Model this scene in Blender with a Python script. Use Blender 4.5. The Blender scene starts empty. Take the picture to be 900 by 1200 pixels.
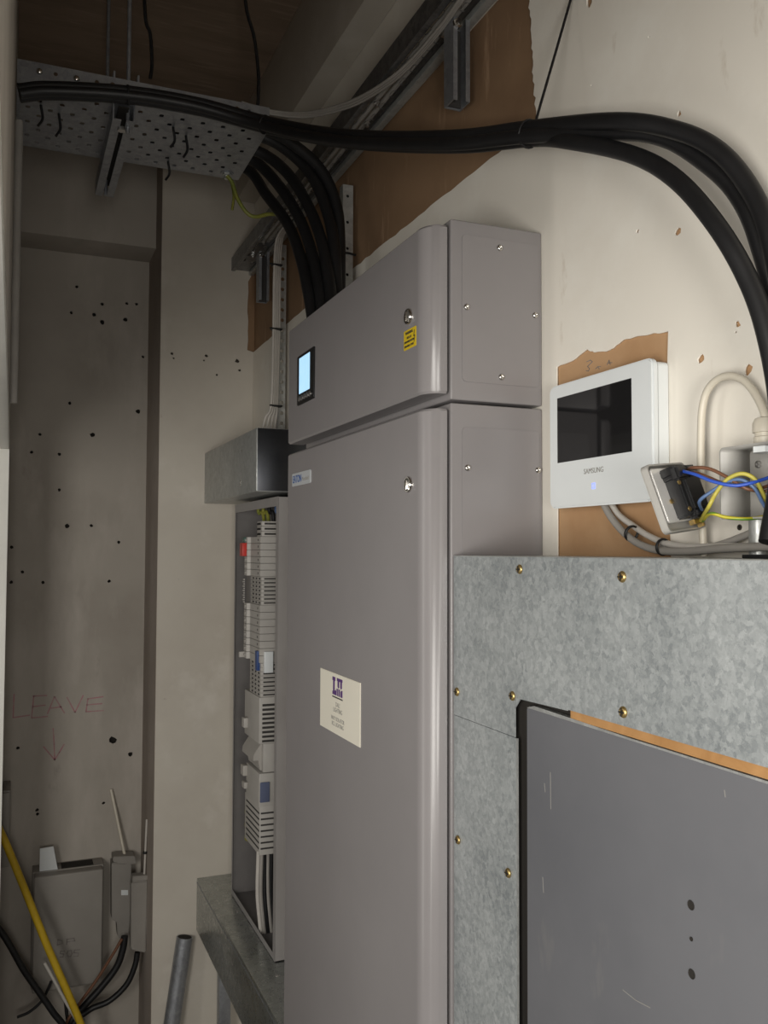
import bpy, bmesh, math, random
from mathutils import Vector, Matrix
random.seed(7)
SC = bpy.context.scene
COL = SC.collection
# ------------------------------------------------------------------ camera
FPX = 1054.9                       # focal length in pixels of the 900x1200 frame
YAW, PIT, ROL = (math.radians(a) for a in (22.3868, 2.4537, 0.1779))
EYE = Vector((0, 0, 1.75))
FL = -.13                          # floor level
FW = Vector((math.sin(YAW)*math.cos(PIT), math.cos(YAW)*math.cos(PIT), math.sin(PIT)))
R0 = Vector((math.cos(YAW), -math.sin(YAW), 0)); U0 = R0.cross(FW)
RT = R0*math.cos(ROL) + U0*math.sin(ROL); UP = -R0*math.sin(ROL) + U0*math.cos(ROL)
cd = bpy.data.cameras.new('camera'); cam = bpy.data.objects.new('camera', cd); COL.objects.link(cam)
cd.sensor_fit = 'VERTICAL'; cd.sensor_height = 36; cd.lens = FPX*36/1200
cd.clip_start = .02
cam.matrix_world = Matrix(((RT.x, UP.x, -FW.x, EYE.x), (RT.y, UP.y, -FW.y, EYE.y), (RT.z, UP.z, -FW.z, EYE.z), (0, 0, 0, 1)))
SC.camera = cam
# ------------------------------------------------------------------ light
w = bpy.data.worlds.new('world'); SC.world = w; w.use_nodes = True
w.node_tree.nodes['Background'].inputs[0].default_value = (1.0, .95, .88, 1)
w.node_tree.nodes['Background'].inputs[1].default_value = .09
def area_light(name, loc, target, sx, sy, power, colour):
    l = bpy.data.lights.new(name, 'AREA'); l.shape = 'RECTANGLE'; l.size = sx; l.size_y = sy
    l.energy = power; l.color = colour
    o = bpy.data.objects.new(name, l); COL.objects.link(o); o.location = loc
    o.rotation_euler = (Vector(target)-Vector(loc)).to_track_quat('-Z', 'Y').to_euler()
    return o
area_light('riser_lamp', (-.02, -.75, 1.55), (.5, 2.0, 1.8), .35, .5, 16.5, (1, .965, .90))
area_light('corridor_lamp', (-.95, -.35, 1.62), (.7, 1.0, 1.7), .7, 1.1, 40, (1, .965, .90))
area_light('doorway_light', (-1.3, 1.65, 1.25), (.6, 1.65, 1.25), .22, 2.0, 7, (1, .965, .9))
vs = SC.view_settings
vs.view_transform = 'Standard'; vs.look = 'None'; vs.gamma = 1; vs.use_curve_mapping = False
vs.exposure = -0.1

def un(x, y, ax, v):
    """point of the place behind a pixel of the 900x1200 frame, on the plane ax = v"""
    d = RT*((x-450)/FPX) + UP*((600-y)/FPX) + FW
    i = 'XYZ'.index(ax)
    return EYE + d*((v-EYE[i])/d[i])

# ------------------------------------------------------------------ materials
def nodes(name):
    m = bpy.data.materials.new(name); m.use_nodes = True
    nt = m.node_tree
    return m, nt, nt.nodes['Principled BSDF']
def mix_noise(nt, bsdf, c1, c2, scale, detail=5, rough=.6, lo=.35, hi=.65, dist=0):
    tc = nt.nodes.new('ShaderNodeTexCoord'); n = nt.nodes.new('ShaderNodeTexNoise')
    n.inputs['Scale'].default_value = scale; n.inputs['Detail'].default_value = detail
    n.inputs['Roughness'].default_value = rough; n.inputs['Distortion'].default_value = dist
    nt.links.new(tc.outputs['Object'], n.inputs['Vector'])
    r = nt.nodes.new('ShaderNodeValToRGB')
    r.color_ramp.elements[0].position = lo; r.color_ramp.elements[0].color = (*c1, 1)
    r.color_ramp.elements[1].position = hi; r.color_ramp.elements[1].color = (*c2, 1)
    nt.links.new(n.outputs['Fac'], r.inputs['Fac'])
    return tc, n, r
def add_bump(nt, bsdf, tc, scale, strength, dist=.002, detail=3):
    n = nt.nodes.new('ShaderNodeTexNoise'); n.inputs['Scale'].default_value = scale; n.inputs['Detail'].default_value = detail
    nt.links.new(tc.outputs['Object'], n.inputs['Vector'])
    b = nt.nodes.new('ShaderNodeBump'); b.inputs['Strength'].default_value = strength; b.inputs['Distance'].default_value = dist
    nt.links.new(n.outputs['Fac'], b.inputs['Height']); nt.links.new(b.outputs['Normal'], bsdf.inputs['Normal'])
def mat(name, c1, c2=None, scale=6, rough=.6, metal=0, bump=None, spec=.5, lo=.35, hi=.65, emit=None, es=1, detail=5, dist=0):
    m, nt, b = nodes(name)
    b.inputs['Roughness'].default_value = rough; b.inputs['Metallic'].default_value = metal
    b.inputs['Specular IOR Level'].default_value = spec
    if c2 is None: c2 = tuple(v*.9 for v in c1)
    tc, n, r = mix_noise(nt, b, c2, c1, scale, detail=detail, lo=lo, hi=hi, dist=dist)
    nt.links.new(r.outputs['Color'], b.inputs['Base Color'])
    if bump: add_bump(nt, b, tc, *bump)
    if emit:
        b.inputs['Emission Color'].default_value = (*emit, 1); b.inputs['Emission Strength'].default_value = es
    return m
def mat_layers(name, base, layers, rough=.8, bump=None, spec=.3):
    """paint or plaster: base colour with several irregular stain layers (colour, scale, low, high, stretch)"""
    m, nt, b = nodes(name); b.inputs['Roughness'].default_value = rough; b.inputs['Specular IOR Level'].default_value = spec
    tc = nt.nodes.new('ShaderNodeTexCoord'); prev = None
    rgb = nt.nodes.new('ShaderNodeRGB'); rgb.outputs[0].default_value = (*base, 1); prev = rgb.outputs[0]
    for col, sc, lo, hi, stretch in layers:
        mp = nt.nodes.new('ShaderNodeMapping'); mp.inputs['Scale'].default_value = stretch
        n = nt.nodes.new('ShaderNodeTexNoise'); n.inputs['Scale'].default_value = sc; n.inputs['Detail'].default_value = 6
        n.inputs['Roughness'].default_value = .62
        nt.links.new(tc.outputs['Object'], mp.inputs[0]); nt.links.new(mp.outputs[0], n.inputs['Vector'])
        mr = nt.nodes.new('ShaderNodeMapRange'); mr.inputs[1].default_value = lo; mr.inputs[2].default_value = hi
        nt.links.new(n.outputs['Fac'], mr.inputs[0])
        mx = nt.nodes.new('ShaderNodeMix'); mx.data_type = 'RGBA'
        nt.links.new(mr.outputs[0], mx.inputs[0]); nt.links.new(prev, mx.inputs[6]); mx.inputs[7].default_value = (*col, 1)
        prev = mx.outputs[2]
    nt.links.new(prev, b.inputs['Base Color'])
    if bump: add_bump(nt, b, tc, *bump)
    return m
def mat_galv(name, dark, light, scale, metal=.55, rough=.48):
    """zinc spangle: small warped crystals, feathered streaks and cloudy patches"""
    m, nt, b = nodes(name); b.inputs['Metallic'].default_value = metal
    L = nt.links.new
    tc = nt.nodes.new('ShaderNodeTexCoord')
    n = nt.nodes.new('ShaderNodeTexNoise'); n.inputs['Scale'].default_value = scale*.5; n.inputs['Detail'].default_value = 6; n.inputs['Roughness'].default_value = .75
    L(tc.outputs['Object'], n.inputs['Vector'])
    vm = nt.nodes.new('ShaderNodeVectorMath'); vm.operation = 'MULTIPLY_ADD'; vm.inputs[1].default_value = (3.2/scale,)*3
    L(n.outputs['Color'], vm.inputs[0]); L(tc.outputs['Object'], vm.inputs[2])
    v = nt.nodes.new('ShaderNodeTexVoronoi'); v.inputs['Scale'].default_value = scale
    L(vm.outputs[0], v.inputs['Vector'])
    sep = nt.nodes.new('ShaderNodeSeparateColor'); L(v.outputs['Color'], sep.inputs[0])
    v2 = nt.nodes.new('ShaderNodeTexVoronoi'); v2.inputs['Scale'].default_value = scale*2.1
    L(vm.outputs[0], v2.inputs['Vector'])
    sep2 = nt.nodes.new('ShaderNodeSeparateColor'); L(v2.outputs['Color'], sep2.inputs[0])
    n2 = nt.nodes.new('ShaderNodeTexNoise'); n2.inputs['Scale'].default_value = 6; n2.inputs['Detail'].default_value = 6
    L(tc.outputs['Object'], n2.inputs['Vector'])
    m1 = nt.nodes.new('ShaderNodeMix'); m1.data_type = 'FLOAT'; m1.inputs[0].default_value = .42
    L(sep.outputs[0], m1.inputs[2]); L(sep2.outputs[0], m1.inputs[3])
    mx = nt.nodes.new('ShaderNodeMix'); mx.data_type = 'FLOAT'; mx.inputs[0].default_value = .6
    L(m1.outputs[0], mx.inputs[2]); L(n2.outputs['Fac'], mx.inputs[3])
    r = nt.nodes.new('ShaderNodeValToRGB')
    r.color_ramp.elements[0].position = .25; r.color_ramp.elements[0].color = (*dark, 1)
    r.color_ramp.elements[1].position = .75; r.color_ramp.elements[1].color = (*light, 1)
    L(mx.outputs[0], r.inputs['Fac']); L(r.outputs['Color'], b.inputs['Base Color'])
    mr = nt.nodes.new('ShaderNodeMapRange'); mr.inputs[3].default_value = rough-.07; mr.inputs[4].default_value = rough+.10
    L(sep2.outputs[1], mr.inputs[0]); L(mr.outputs[0], b.inputs['Roughness'])
    return m
M = {}
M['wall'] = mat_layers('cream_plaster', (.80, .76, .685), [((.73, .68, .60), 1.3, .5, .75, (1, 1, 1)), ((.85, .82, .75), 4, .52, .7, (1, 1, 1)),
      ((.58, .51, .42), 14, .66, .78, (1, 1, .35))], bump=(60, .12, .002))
M['recess'] = mat_layers('drab_painted_board', (.43, .395, .35), [((.36, .325, .285), 1.7, .45, .7, (1, 1, 1)), ((.48, .44, .395), 3.5, .52, .68, (1.5, 1, .5)),
      ((.32, .28, .25), 9, .64, .76, (1, 1, .4))], bump=(70, .1, .002))
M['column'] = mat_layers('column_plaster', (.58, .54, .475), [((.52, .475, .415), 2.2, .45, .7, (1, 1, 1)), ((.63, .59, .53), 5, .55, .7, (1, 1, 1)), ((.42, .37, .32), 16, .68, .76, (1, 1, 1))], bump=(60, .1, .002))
M['reveal'] = mat('brown_reveal', (.36, .31, .27), (.30, .255, .22), 5, .9, bump=(60, .2, .003))  # pier side face, darker and browner than its front
M['board'] = mat_layers('brown_exposed_board', (.30, .19, .11), [((.23, .14, .08), 3, .42, .7, (1, 1, 1)), ((.44, .29, .18), 7, .6, .75, (1, 3, .6))], bump=(90, .15, .002))
M['boardlight'] = mat_layers('tan_exposed_board', (.46, .285, .155), [((.38, .215, .105), 5, .45, .7, (1, 1, 1)), ((.56, .39, .25), 12, .6, .75, (1, 1, 1))], bump=(90, .15, .002))
M['ply'] = mat_layers('dark_plywood', (.25, .185, .135), [((.18, .13, .09), 2, .4, .7, (1, 5, 1)), ((.30, .23, .175), 6, .55, .75, (1, 8, 1))], rough=.75)
M['concrete'] = mat('grey_concrete', (.42, .385, .345), (.33, .30, .265), 4, .9, bump=(40, .25, .004))
M['floor'] = mat('dusty_floor', (.20, .185, .17), (.14, .13, .12), 5, .85)
M['white_gloss'] = mat('white_gloss_paint', (.80, .79, .74), None, 4, .35)
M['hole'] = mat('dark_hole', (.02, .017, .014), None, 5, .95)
M['holewall'] = mat('dark_hole_wall', (.06, .05, .04), None, 5, .95)  # dark brown behind the pier holes and on the wall plug
M['paint'] = mat('grey_enamel', (.268, .253, .256), (.25, .236, .239), 3, .27, bump=(900, .05, .0004), spec=.45)
M['paint_db'] = mat('grey_board_enamel', (.31, .295, .29), (.27, .255, .25), 4, .42)
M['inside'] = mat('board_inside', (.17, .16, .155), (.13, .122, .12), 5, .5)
M['black'] = mat('black_sheath', (.010, .010, .011), (.007, .007, .008), 30, .5, bump=(90, .1, .001))
M['black_plastic'] = mat('black_plastic', (.012, .012, .013), None, 20, .35)
M['white_cable'] = mat('white_cable', (.55, .52, .48), None, 20, .5)
M['grey_cable'] = mat('grey_cable', (.34, .32, .295), None, 20, .5)
M['white_plastic'] = mat('white_plastic', (.74, .77, .78), (.71, .74, .75), 9, .3)
M['cream_plastic'] = mat('cream_plastic', (.66, .61, .51), None, 9, .4)
M['breaker'] = mat('breaker_plastic', (.46, .44, .41), (.41, .39, .365), 9, .5)
M['breaker2'] = mat('breaker_plastic_warm', (.40, .38, .35), (.36, .34, .315), 9, .5)
M['slot'] = mat('slot_dark', (.04, .037, .035), None, 9, .8)
M['galv'] = mat_galv('galvanised_sheet', (.24, .262, .272), (.50, .525, .53), 135, metal=.3, rough=.42)
M['galv_fine'] = mat_galv('galvanised_trunking', (.36, .375, .365), (.52, .535, .525), 60, metal=.5, rough=.36)
M['galv_mirror'] = mat('dark_reflection_end', (.13, .135, .15), (.11, .115, .13), 20, .3, metal=1)  # dark surroundings mirrored in the end face put into its base colour
M['galv_old'] = mat_galv('galvanised_old', (.13, .135, .14), (.30, .305, .31), 60, metal=.75, rough=.38)
M['galv_low'] = mat_galv('galvanised_floor_trunking', (.32, .34, .33), (.48, .50, .49), 45, metal=.9, rough=.3)
M['galv_dark'] = mat_galv('galvanised_dull', (.25, .26, .285), (.40, .415, .44), 60, metal=.7, rough=.42)
M['galv_lite'] = mat_galv('galvanised_bright', (.40, .41, .40), (.60, .61, .60), 60, metal=.6, rough=.42)
M['grey_panel'] = mat_layers('dark_grey_panel', (.15, .152, .165), [((.118, .121, .134), 2, .4, .7, (1, 1, 1)), ((.20, .195, .19), 9, .62, .76, (1, 1, .4))], rough=.42, spec=.5)
M['brass'] = mat('brass', (.55, .40, .17), (.40, .28, .11), 60, .38, metal=.9)
M['chrome'] = mat('chrome', (.72, .70, .67), None, 9, .12, metal=1)
M['steel'] = mat('zinc_steel', (.55, .54, .52), (.42, .41, .40), 40, .3, metal=.9)
M['wood'] = mat('orange_timber', (.47, .255, .10), (.36, .185, .065), 14, .75, bump=(50, .2, .001), dist=1)
M['screen_off'] = mat('screen_glass', (.011, .011, .012), None, 3, .06)
M['lcd'] = mat('lcd_glow', (.3, .5, .6), (.22, .4, .52), 60, .3, emit=(.44, .72, .97), es=1.0)
M['led'] = mat('led_blue', (.2, .25, .8), None, 3, .4, emit=(.28, .34, 1.0), es=1.3)
M['yellow'] = mat('yellow_sticker', (.72, .52, .02), None, 9, .5)
M['ink'] = mat('black_ink', (.03, .03, .03), None, 9, .6)
M['greyink'] = mat('grey_ink', (.30, .29, .27), None, 9, .6)
M['blueink'] = mat('blue_ink', (.03, .10, .32), None, 9, .5)
M['purple'] = mat('purple_ink', (.11, .045, .20), None, 9, .5)
M['card'] = mat('cream_card', (.84, .80, .69), (.81, .77, .66), 5, .5)
M['badge'] = mat('badge_white', (.52, .54, .56), None, 5, .35)
M['pink'] = mat('pink_marker', (.46, .22, .25), (.42, .30, .29), 40, .85, lo=.3, hi=.6)
M['pencil'] = mat('pencil_mark', (.17, .15, .14), (.25, .23, .22), 60, .9)
M['blue_wire'] = mat('blue_wire', (.035, .10, .52), None, 20, .35)
M['pale_blue_wire'] = mat('pale_blue_wire', (.10, .17, .33), None, 20, .4)
M['brown_wire'] = mat('brown_wire', (.17, .075, .04), None, 20, .4)
M['yellow_wire_shaded'] = mat('yellow_wire_shaded', (.27, .25, .04), (.17, .2, .035), 30, .45)  # yellow toned down so the colour carries the shade on these wires
M['yellow_bright'] = mat('yellow_insulation', (.50, .43, .07), (.42, .38, .07), 30, .45)
M['yellow_cable'] = mat('yellow_cable', (.60, .40, .02), (.5, .33, .015), 20, .5)
M['red'] = mat('red_plastic', (.55, .035, .025), None, 9, .4)
M['green'] = mat('green_plastic', (.05, .12, .10), None, 9, .4)
M['blue_plastic'] = mat('blue_plastic', (.03, .07, .22), None, 9, .4)
M['phone_grey'] = mat('grey_telecom_plastic', (.29, .27, .245), (.255, .237, .215), 6, .55)
M['blue_window'] = mat('smoked_window', (.12, .14, .22), None, 6, .15)
M['clad_inner'] = mat('plate_inner', (.75, .74, .72), (.68, .67, .65), 20, .3, metal=.3)
M['clad'] = mat('metalclad_grey', (.40, .39, .365), (.36, .35, .33), 15, .42, metal=.05)
# striped earth wire
def striped():
    m, nt, b = nodes('green_yellow_wire'); b.inputs['Roughness'].default_value = .4
    tc = nt.nodes.new('ShaderNodeTexCoord'); wv = nt.nodes.new('ShaderNodeTexWave'); wv.inputs['Scale'].default_value = 30
    wv.bands_direction = 'Z'
    nt.links.new(tc.outputs['Object'], wv.inputs['Vector'])
    r = nt.nodes.new('ShaderNodeValToRGB'); r.color_ramp.interpolation = 'CONSTANT'
    r.color_ramp.elements[0].color = (.52, .46, .03, 1); r.color_ramp.elements[1].position = .62; r.color_ramp.elements[1].color = (.13, .27, .03, 1)
    nt.links.new(wv.outputs['Color'], r.inputs['Fac']); nt.links.new(r.outputs['Color'], b.inputs['Base Color'])
    return m
M['earth'] = striped()
# ------------------------------------------------------------------ mesh helpers
def xf_map(axis, pos):
    if axis == 'X': return lambda a, b, c: (pos+c, a, b)
    if axis == 'Y': return lambda a, b, c: (a, pos+c, b)
    return lambda a, b, c: (a, b, pos+c)
def link(name, me, m, parent=None, smooth=False, loc=None):
    o = bpy.data.objects.new(name, me); COL.objects.link(o)
    if m is not None and not me.materials: me.materials.append(M[m])
    if smooth:
        for p in me.polygons: p.use_smooth = True
    if parent is not None:
        o.parent = parent
        o.matrix_parent_inverse = WORLD[parent].inverted()
    if loc is not None: o.location = loc
    WORLD[o] = Matrix.Translation(loc) if loc is not None else Matrix()
    return o
WORLD = {}
def finish(bm, recalc=True):
    if recalc: bmesh.ops.recalc_face_normals(bm, faces=bm.faces[:])
    me = bpy.data.meshes.new('m'); bm.to_mesh(me); bm.free(); return me
def smart(o, ang=40):
    """smooth shading with sharp edges above an angle"""
    me = o.data
    for p in me.polygons: p.use_smooth = True
    bm = bmesh.new(); bm.from_mesh(me)
    for e in bm.edges:
        if len(e.link_faces) == 2 and e.calc_face_angle(0) > math.radians(ang): e.smooth = False
    bm.to_mesh(me); bm.free()
    return o
def bm_box(bm, x0, x1, y0, y1, z0, z1, bev=0, seg=2):
    r = bmesh.ops.create_cube(bm, size=1); vs_ = r['verts']
    for v in vs_:
        v.co = Vector(((x0+x1)/2 + v.co.x*(x1-x0), (y0+y1)/2 + v.co.y*(y1-y0), (z0+z1)/2 + v.co.z*(z1-z0)))
    if bev > 0:
        es = {e for v in vs_ for e in v.link_edges}
        bmesh.ops.bevel(bm, geom=list(es), offset=bev, segments=seg, affect='EDGES', profile=.6)
def box(name, m, x0, x1, y0, y1, z0, z1, parent=None, bev=.0015, seg=2):
    bm = bmesh.new(); bm_box(bm, x0, x1, y0, y1, z0, z1, min(bev, .45*min(abs(x1-x0), abs(y1-y0), abs(z1-z0))), seg)
    o = link(name, finish(bm), m, parent)
    return smart(o) if bev else o
def boxes(name, m, lst, parent=None, bev=.0008):
    bm = bmesh.new()
    for b in lst: bm_box(bm, *b, bev=bev, seg=1)
    return link(name, finish(bm), m, parent)
def prism(name, m, pts, axis, a, b, parent=None, bev=0):
    """polygon pts (2D) extruded from a to b along axis"""
    f = xf_map(axis, 0); bm = bmesh.new()
    A = [bm.verts.new(f(p[0], p[1], a)) for p in pts]; B = [bm.verts.new(f(p[0], p[1], b)) for p in pts]
    n = len(pts); bm.faces.new(A); bm.faces.new(B[::-1])
    for i in range(n): bm.faces.new((A[i], A[(i+1) % n], B[(i+1) % n], B[i]))
    bmesh.ops.recalc_face_normals(bm, faces=bm.faces[:])
    if bev: bmesh.ops.bevel(bm, geom=bm.edges[:], offset=bev, segments=2, affect='EDGES')
    return smart(link(name, finish(bm), m, parent))
def plate_mesh(outer, holes, thick, axis, pos):
    """flat sheet with real holes; occupies pos .. pos+thick along the axis"""
    cu = bpy.data.curves.new('c', 'CURVE'); cu.dimensions = '2D'; cu.fill_mode = 'BOTH'; cu.extrude = abs(thick)/2
    for loop in [outer]+list(holes):
        s = cu.splines.new('POLY'); s.points.add(len(loop)-1); s.use_cyclic_u = True
        for p, q in zip(s.points, loop): p.co = (q[0], q[1], 0, 1)
    ob = bpy.data.objects.new('tmp', cu); COL.objects.link(ob)
    dg = bpy.context.evaluated_depsgraph_get(); dg.update()
    me = bpy.data.meshes.new_from_object(ob.evaluated_get(dg))
    bpy.data.objects.remove(ob); bpy.data.curves.remove(cu)
    f = xf_map(axis, pos+thick/2)
    for v in me.vertices: v.co = f(*v.co)
    bm = bmesh.new(); bm.from_mesh(me); bmesh.ops.remove_doubles(bm, verts=bm.verts[:], dist=1e-6)
    bmesh.ops.recalc_face_normals(bm, faces=bm.faces[:]); bm.to_mesh(me); bm.free()
    me.materials.clear()
    return me
def plate(name, m, outer, holes, thick, axis, pos, parent=None):
    return link(name, plate_mesh(outer, holes, thick, axis, pos), m, parent)
def rect(a0, a1, b0, b1): return [(a0, b0), (a1, b0), (a1, b1), (a0, b1)]
def rrect(a0, a1, b0, b1, r, n=5):
    out = []
    for cx, cy, s in ((a1-r, b1-r, 0), (a0+r, b1-r, 90), (a0+r, b0+r, 180), (a1-r, b0+r, 270)):
        for k in range(n+1):
            t = math.radians(s+90*k/n); out.append((cx+r*math.cos(t), cy+r*math.sin(t)))
    return out
def circ(a, b, r, n=10, jit=0):
    return [(a+r*(1+random.uniform(-jit, jit))*math.cos(2*math.pi*k/n), b+r*(1+random.uniform(-jit, jit))*math.sin(2*math.pi*k/n)) for k in range(n)]
def smooth_path(pts, n=8):
    P = [Vector(p) for p in pts]
    if len(P) < 3: return P
    P = [P[0]*2-P[1]] + P + [P[-1]*2-P[-2]]
    out = []
    for i in range(1, len(P)-2):
        p0, p1, p2, p3 = P[i-1:i+3]
        for k in range(n):
            t = k/n
            out.append(.5*((2*p1)+(p2-p0)*t+(2*p0-5*p1+4*p2-p3)*t*t+(3*p1-p0-3*p2+p3)*t**3))
    out.append(P[-2]); return out
def bm_tube(bm, path, r, seg=10):
    prev = None; rings = []
    n = len(path)
    t0 = (path[1]-path[0]).normalized()
    nrm = t0.orthogonal().normalized()
    for i, p in enumerate(path):
        t = (path[min(i+1, n-1)]-path[max(i-1, 0)])
        t = t.normalized() if t.length > 1e-9 else t0
        nrm = (nrm - t*nrm.dot(t)); nrm = nrm.normalized() if nrm.length > 1e-6 else t.orthogonal().normalized()
        bn = t.cross(nrm)
        rr = r[i] if isinstance(r, (list, tuple)) else r
        rings.append([bm.verts.new(p+nrm*(rr*math.cos(2*math.pi*k/seg))+bn*(rr*math.sin(2*math.pi*k/seg))) for k in range(seg)])
    for A, B in zip(rings, rings[1:]):
        for k in range(seg): bm.faces.new((A[k], A[(k+1) % seg], B[(k+1) % seg], B[k]))
    bm.faces.new(rings[0][::-1]); bm.faces.new(rings[-1])
def tube(name, m, pts, r, parent=None, seg=10, n=8):
    bm = bmesh.new(); bm_tube(bm, smooth_path(pts, n), r, seg)
    return smart(link(name, finish(bm), m, parent), 60)
def lathe_mesh(profile, axis, seg=20):
    """profile of (radius, height) turned about the given direction through the origin"""
    d = Vector(axis).normalized(); a = d.orthogonal().normalized(); b = d.cross(a)
    bm = bmesh.new(); rings = []
    for r, h in profile:
        rings.append([bm.verts.new(d*h+a*(max(r, 1e-5)*math.cos(2*math.pi*k/seg))+b*(max(r, 1e-5)*math.sin(2*math.pi*k/seg))) for k in range(seg)])
    for A, B in zip(rings, rings[1:]):
        for k in range(seg): bm.faces.new((A[k], A[(k+1) % seg], B[(k+1) % seg], B[k]))
    bm.faces.new(rings[0][::-1]); bm.faces.new(rings[-1])
    return finish(bm)
def lathe(name, m, profile, axis, loc, parent=None, seg=20):
    me = lathe_mesh(profile, axis, seg)
    for v in me.vertices: v.co += Vector(loc)
    return smart(link(name, me, m, parent), 35)
def thing(name, label, cat, loc, group=None):
    o = bpy.data.objects.new(name, None); COL.objects.link(o); o.location = loc; o.empty_display_size = .05
    WORLD[o] = Matrix.Translation(loc); tag(o, label, cat, group); return o
def tag(o, label, cat, group=None, kind=None):
    o['label'] = label; o['category'] = cat
    if group: o['group'] = group
    if kind: o['kind'] = kind
    return o
def struct(o, label, cat): return tag(o, label, cat, kind='structure')
def text(name, s, m, size, mtx, parent=None, align='CENTER', thick=.0002, sx=1.0, bold=0):
    cu = bpy.data.curves.new('t', 'FONT'); cu.body = s; cu.size = size; cu.align_x = align; cu.align_y = 'CENTER'; cu.extrude = thick; cu.offset = bold
    ob = bpy.data.objects.new('tmp', cu); COL.objects.link(ob)
    dg = bpy.context.evaluated_depsgraph_get(); dg.update()
    me = bpy.data.meshes.new_from_object(ob.evaluated_get(dg)); bpy.data.objects.remove(ob); bpy.data.curves.remove(cu)
    for v in me.vertices: v.co.x *= sx
    me.transform(mtx); me.materials.clear()
    return link(name, me, m, parent)
def face_left(x, y, z):            # writing on a surface that faces -X
    return Matrix(((0, 0, -1, x), (-1, 0, 0, y), (0, 1, 0, z), (0, 0, 0, 1)))
def face_near(x, y, z):            # writing on a surface that faces -Y
    return Matrix(((1, 0, 0, x), (0, 0, -1, y), (0, 1, 0, z), (0, 0, 0, 1)))
def strokes(name, m, lines, width, axis, pos, thick, parent=None):
    """hand-written pen strokes: thin strips lying on a surface"""
    bm = bmesh.new(); f = xf_map(axis, pos)
    for ln in lines:
        for (a0, b0), (a1, b1) in zip(ln, ln[1:]):
            d = Vector((a1-a0, b1-b0)); L = d.length
            if L < 1e-6: continue
            nn = Vector((-d.y, d.x))/L*width/2; e = d/L*width*.3
            q = [(a0-e.x+nn.x, b0-e.y+nn.y), (a1+e.x+nn.x, b1+e.y+nn.y), (a1+e.x-nn.x, b1+e.y-nn.y), (a0-e.x-nn.x, b0-e.y-nn.y)]
            A = [bm.verts.new(f(x, y, 0)) for x, y in q]; B = [bm.verts.new(f(x, y, thick)) for x, y in q]
            bm.faces.new(A); bm.faces.new(B[::-1])
            for i in range(4): bm.faces.new((A[i], A[(i+1) % 4], B[(i+1) % 4], B[i]))
    return link(name, finish(bm), m, parent)
def jag(p0, p1, n, amp):
    """ragged line between two 2D points"""
    out = []
    d = Vector((p1[0]-p0[0], p1[1]-p0[1])); nn = Vector((-d.y, d.x)).normalized()
    for i in range(n):
        t = i/n; o = 0 if i == 0 else random.uniform(-amp, amp)
        out.append((p0[0]+d.x*t+nn.x*o, p0[1]+d.y*t+nn.y*o))
    return out
def px(lst, ax, v): return [un(x, y, ax, v) for x, y in lst]
def pyz(x, y, X): p = un(x, y, 'X', X); return (p.y, p.z)
def pxz(x, y, Y): p = un(x, y, 'Y', Y); return (p.x, p.z)
# ================================================================== the room
XW, YF, YB, XC, XL, ZC = .826, 3.305, 3.63, .482, -.018, 3.36
# right wall: plaster skin with ragged openings down to the brown board behind it
band_bottom = [(3.304, 2.497)] + jag((3.25, 2.497), (2.3, 2.503), 18, .002) + jag((2.3, 2.503), (1.318, 2.494), 30, .0025)
band_right = jag((1.318, 2.494), (1.345, 2.79), 34, .004)
# the wall sheet is built in two loops so that the band reaches the corner
outer = [(-2.4, FL), (3.305, FL)] + band_bottom + band_right + jag((1.345, 2.79), (3.304, 2.815), 10, .002) + [(3.305, 2.815), (3.305, ZC), (-2.4, ZC)]
pt = [pyz(652, 430, XW), pyz(667, 424, XW), pyz(676, 418, XW), pyz(688, 409, XW), pyz(696, 413, XW), pyz(709, 412, XW), pyz(718, 408, XW), pyz(730, 398, XW), pyz(745, 394, XW), pyz(760, 392, XW), pyz(783, 388, XW)]
patch = []
for a, b in zip(pt, pt[1:]): patch += jag(a, b, 4, .0012)
patch += [pt[-1], pyz(782, 425, XW)] + jag(pyz(779, 436, XW), pyz(783, 600, XW), 6, .001) + [pyz(786, 640, XW), (pyz(788, 650, XW)[0], 1.60), (pt[0][0], 1.60)]
chips = [circ(*pyz(x, y, XW), r, 7, .35) for x, y, r in ((822, 420, .0075), (876, 434, .007), (864, 380, .0048), (794, 272, .0055), (795, 134, .0045), (690, 3, .008), (747, 271, .003), (862, 389, .002), (760, 43, .0022), (693, 100, .002), (794, 212, .002))]
wr = struct(plate('wall_right', 'wall', outer, [patch]+chips, .004, 'X', XW), 'cream plastered wall with ragged bare patches behind the grey cabinets', 'wall')
b1 = box('exposed_board', 'board', XW+.004, XW+.03, .7, 3.6, 2.40, 2.95, wr, 0)
b2 = box('exposed_board', 'boardlight', XW+.0041, XW+.03, .7, 1.31, 1.5, 2.39, wr, 0)
box('blockwork', 'concrete', XW+.031, XW+.09, -2.4, 3.6, FL, ZC, wr, 0)
scr = [[(250, 240), (275, 228), (290, 240), (268, 262), (255, 275)], [(255, 275), (270, 290), (262, 308), (245, 305)], [(315, 290), (330, 276), (350, 275)], [(330, 276), (340, 292)], [(398, 262), (412, 228), (420, 262)], [(404, 250), (432, 246)]]
strokes('pencil_note', 'pencil', [[pyz(645+x/6.207, 385+y/6.207, XW) for x, y in l] for l in scr], .0011, 'X', XW+.0035, .0006, wr)
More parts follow.
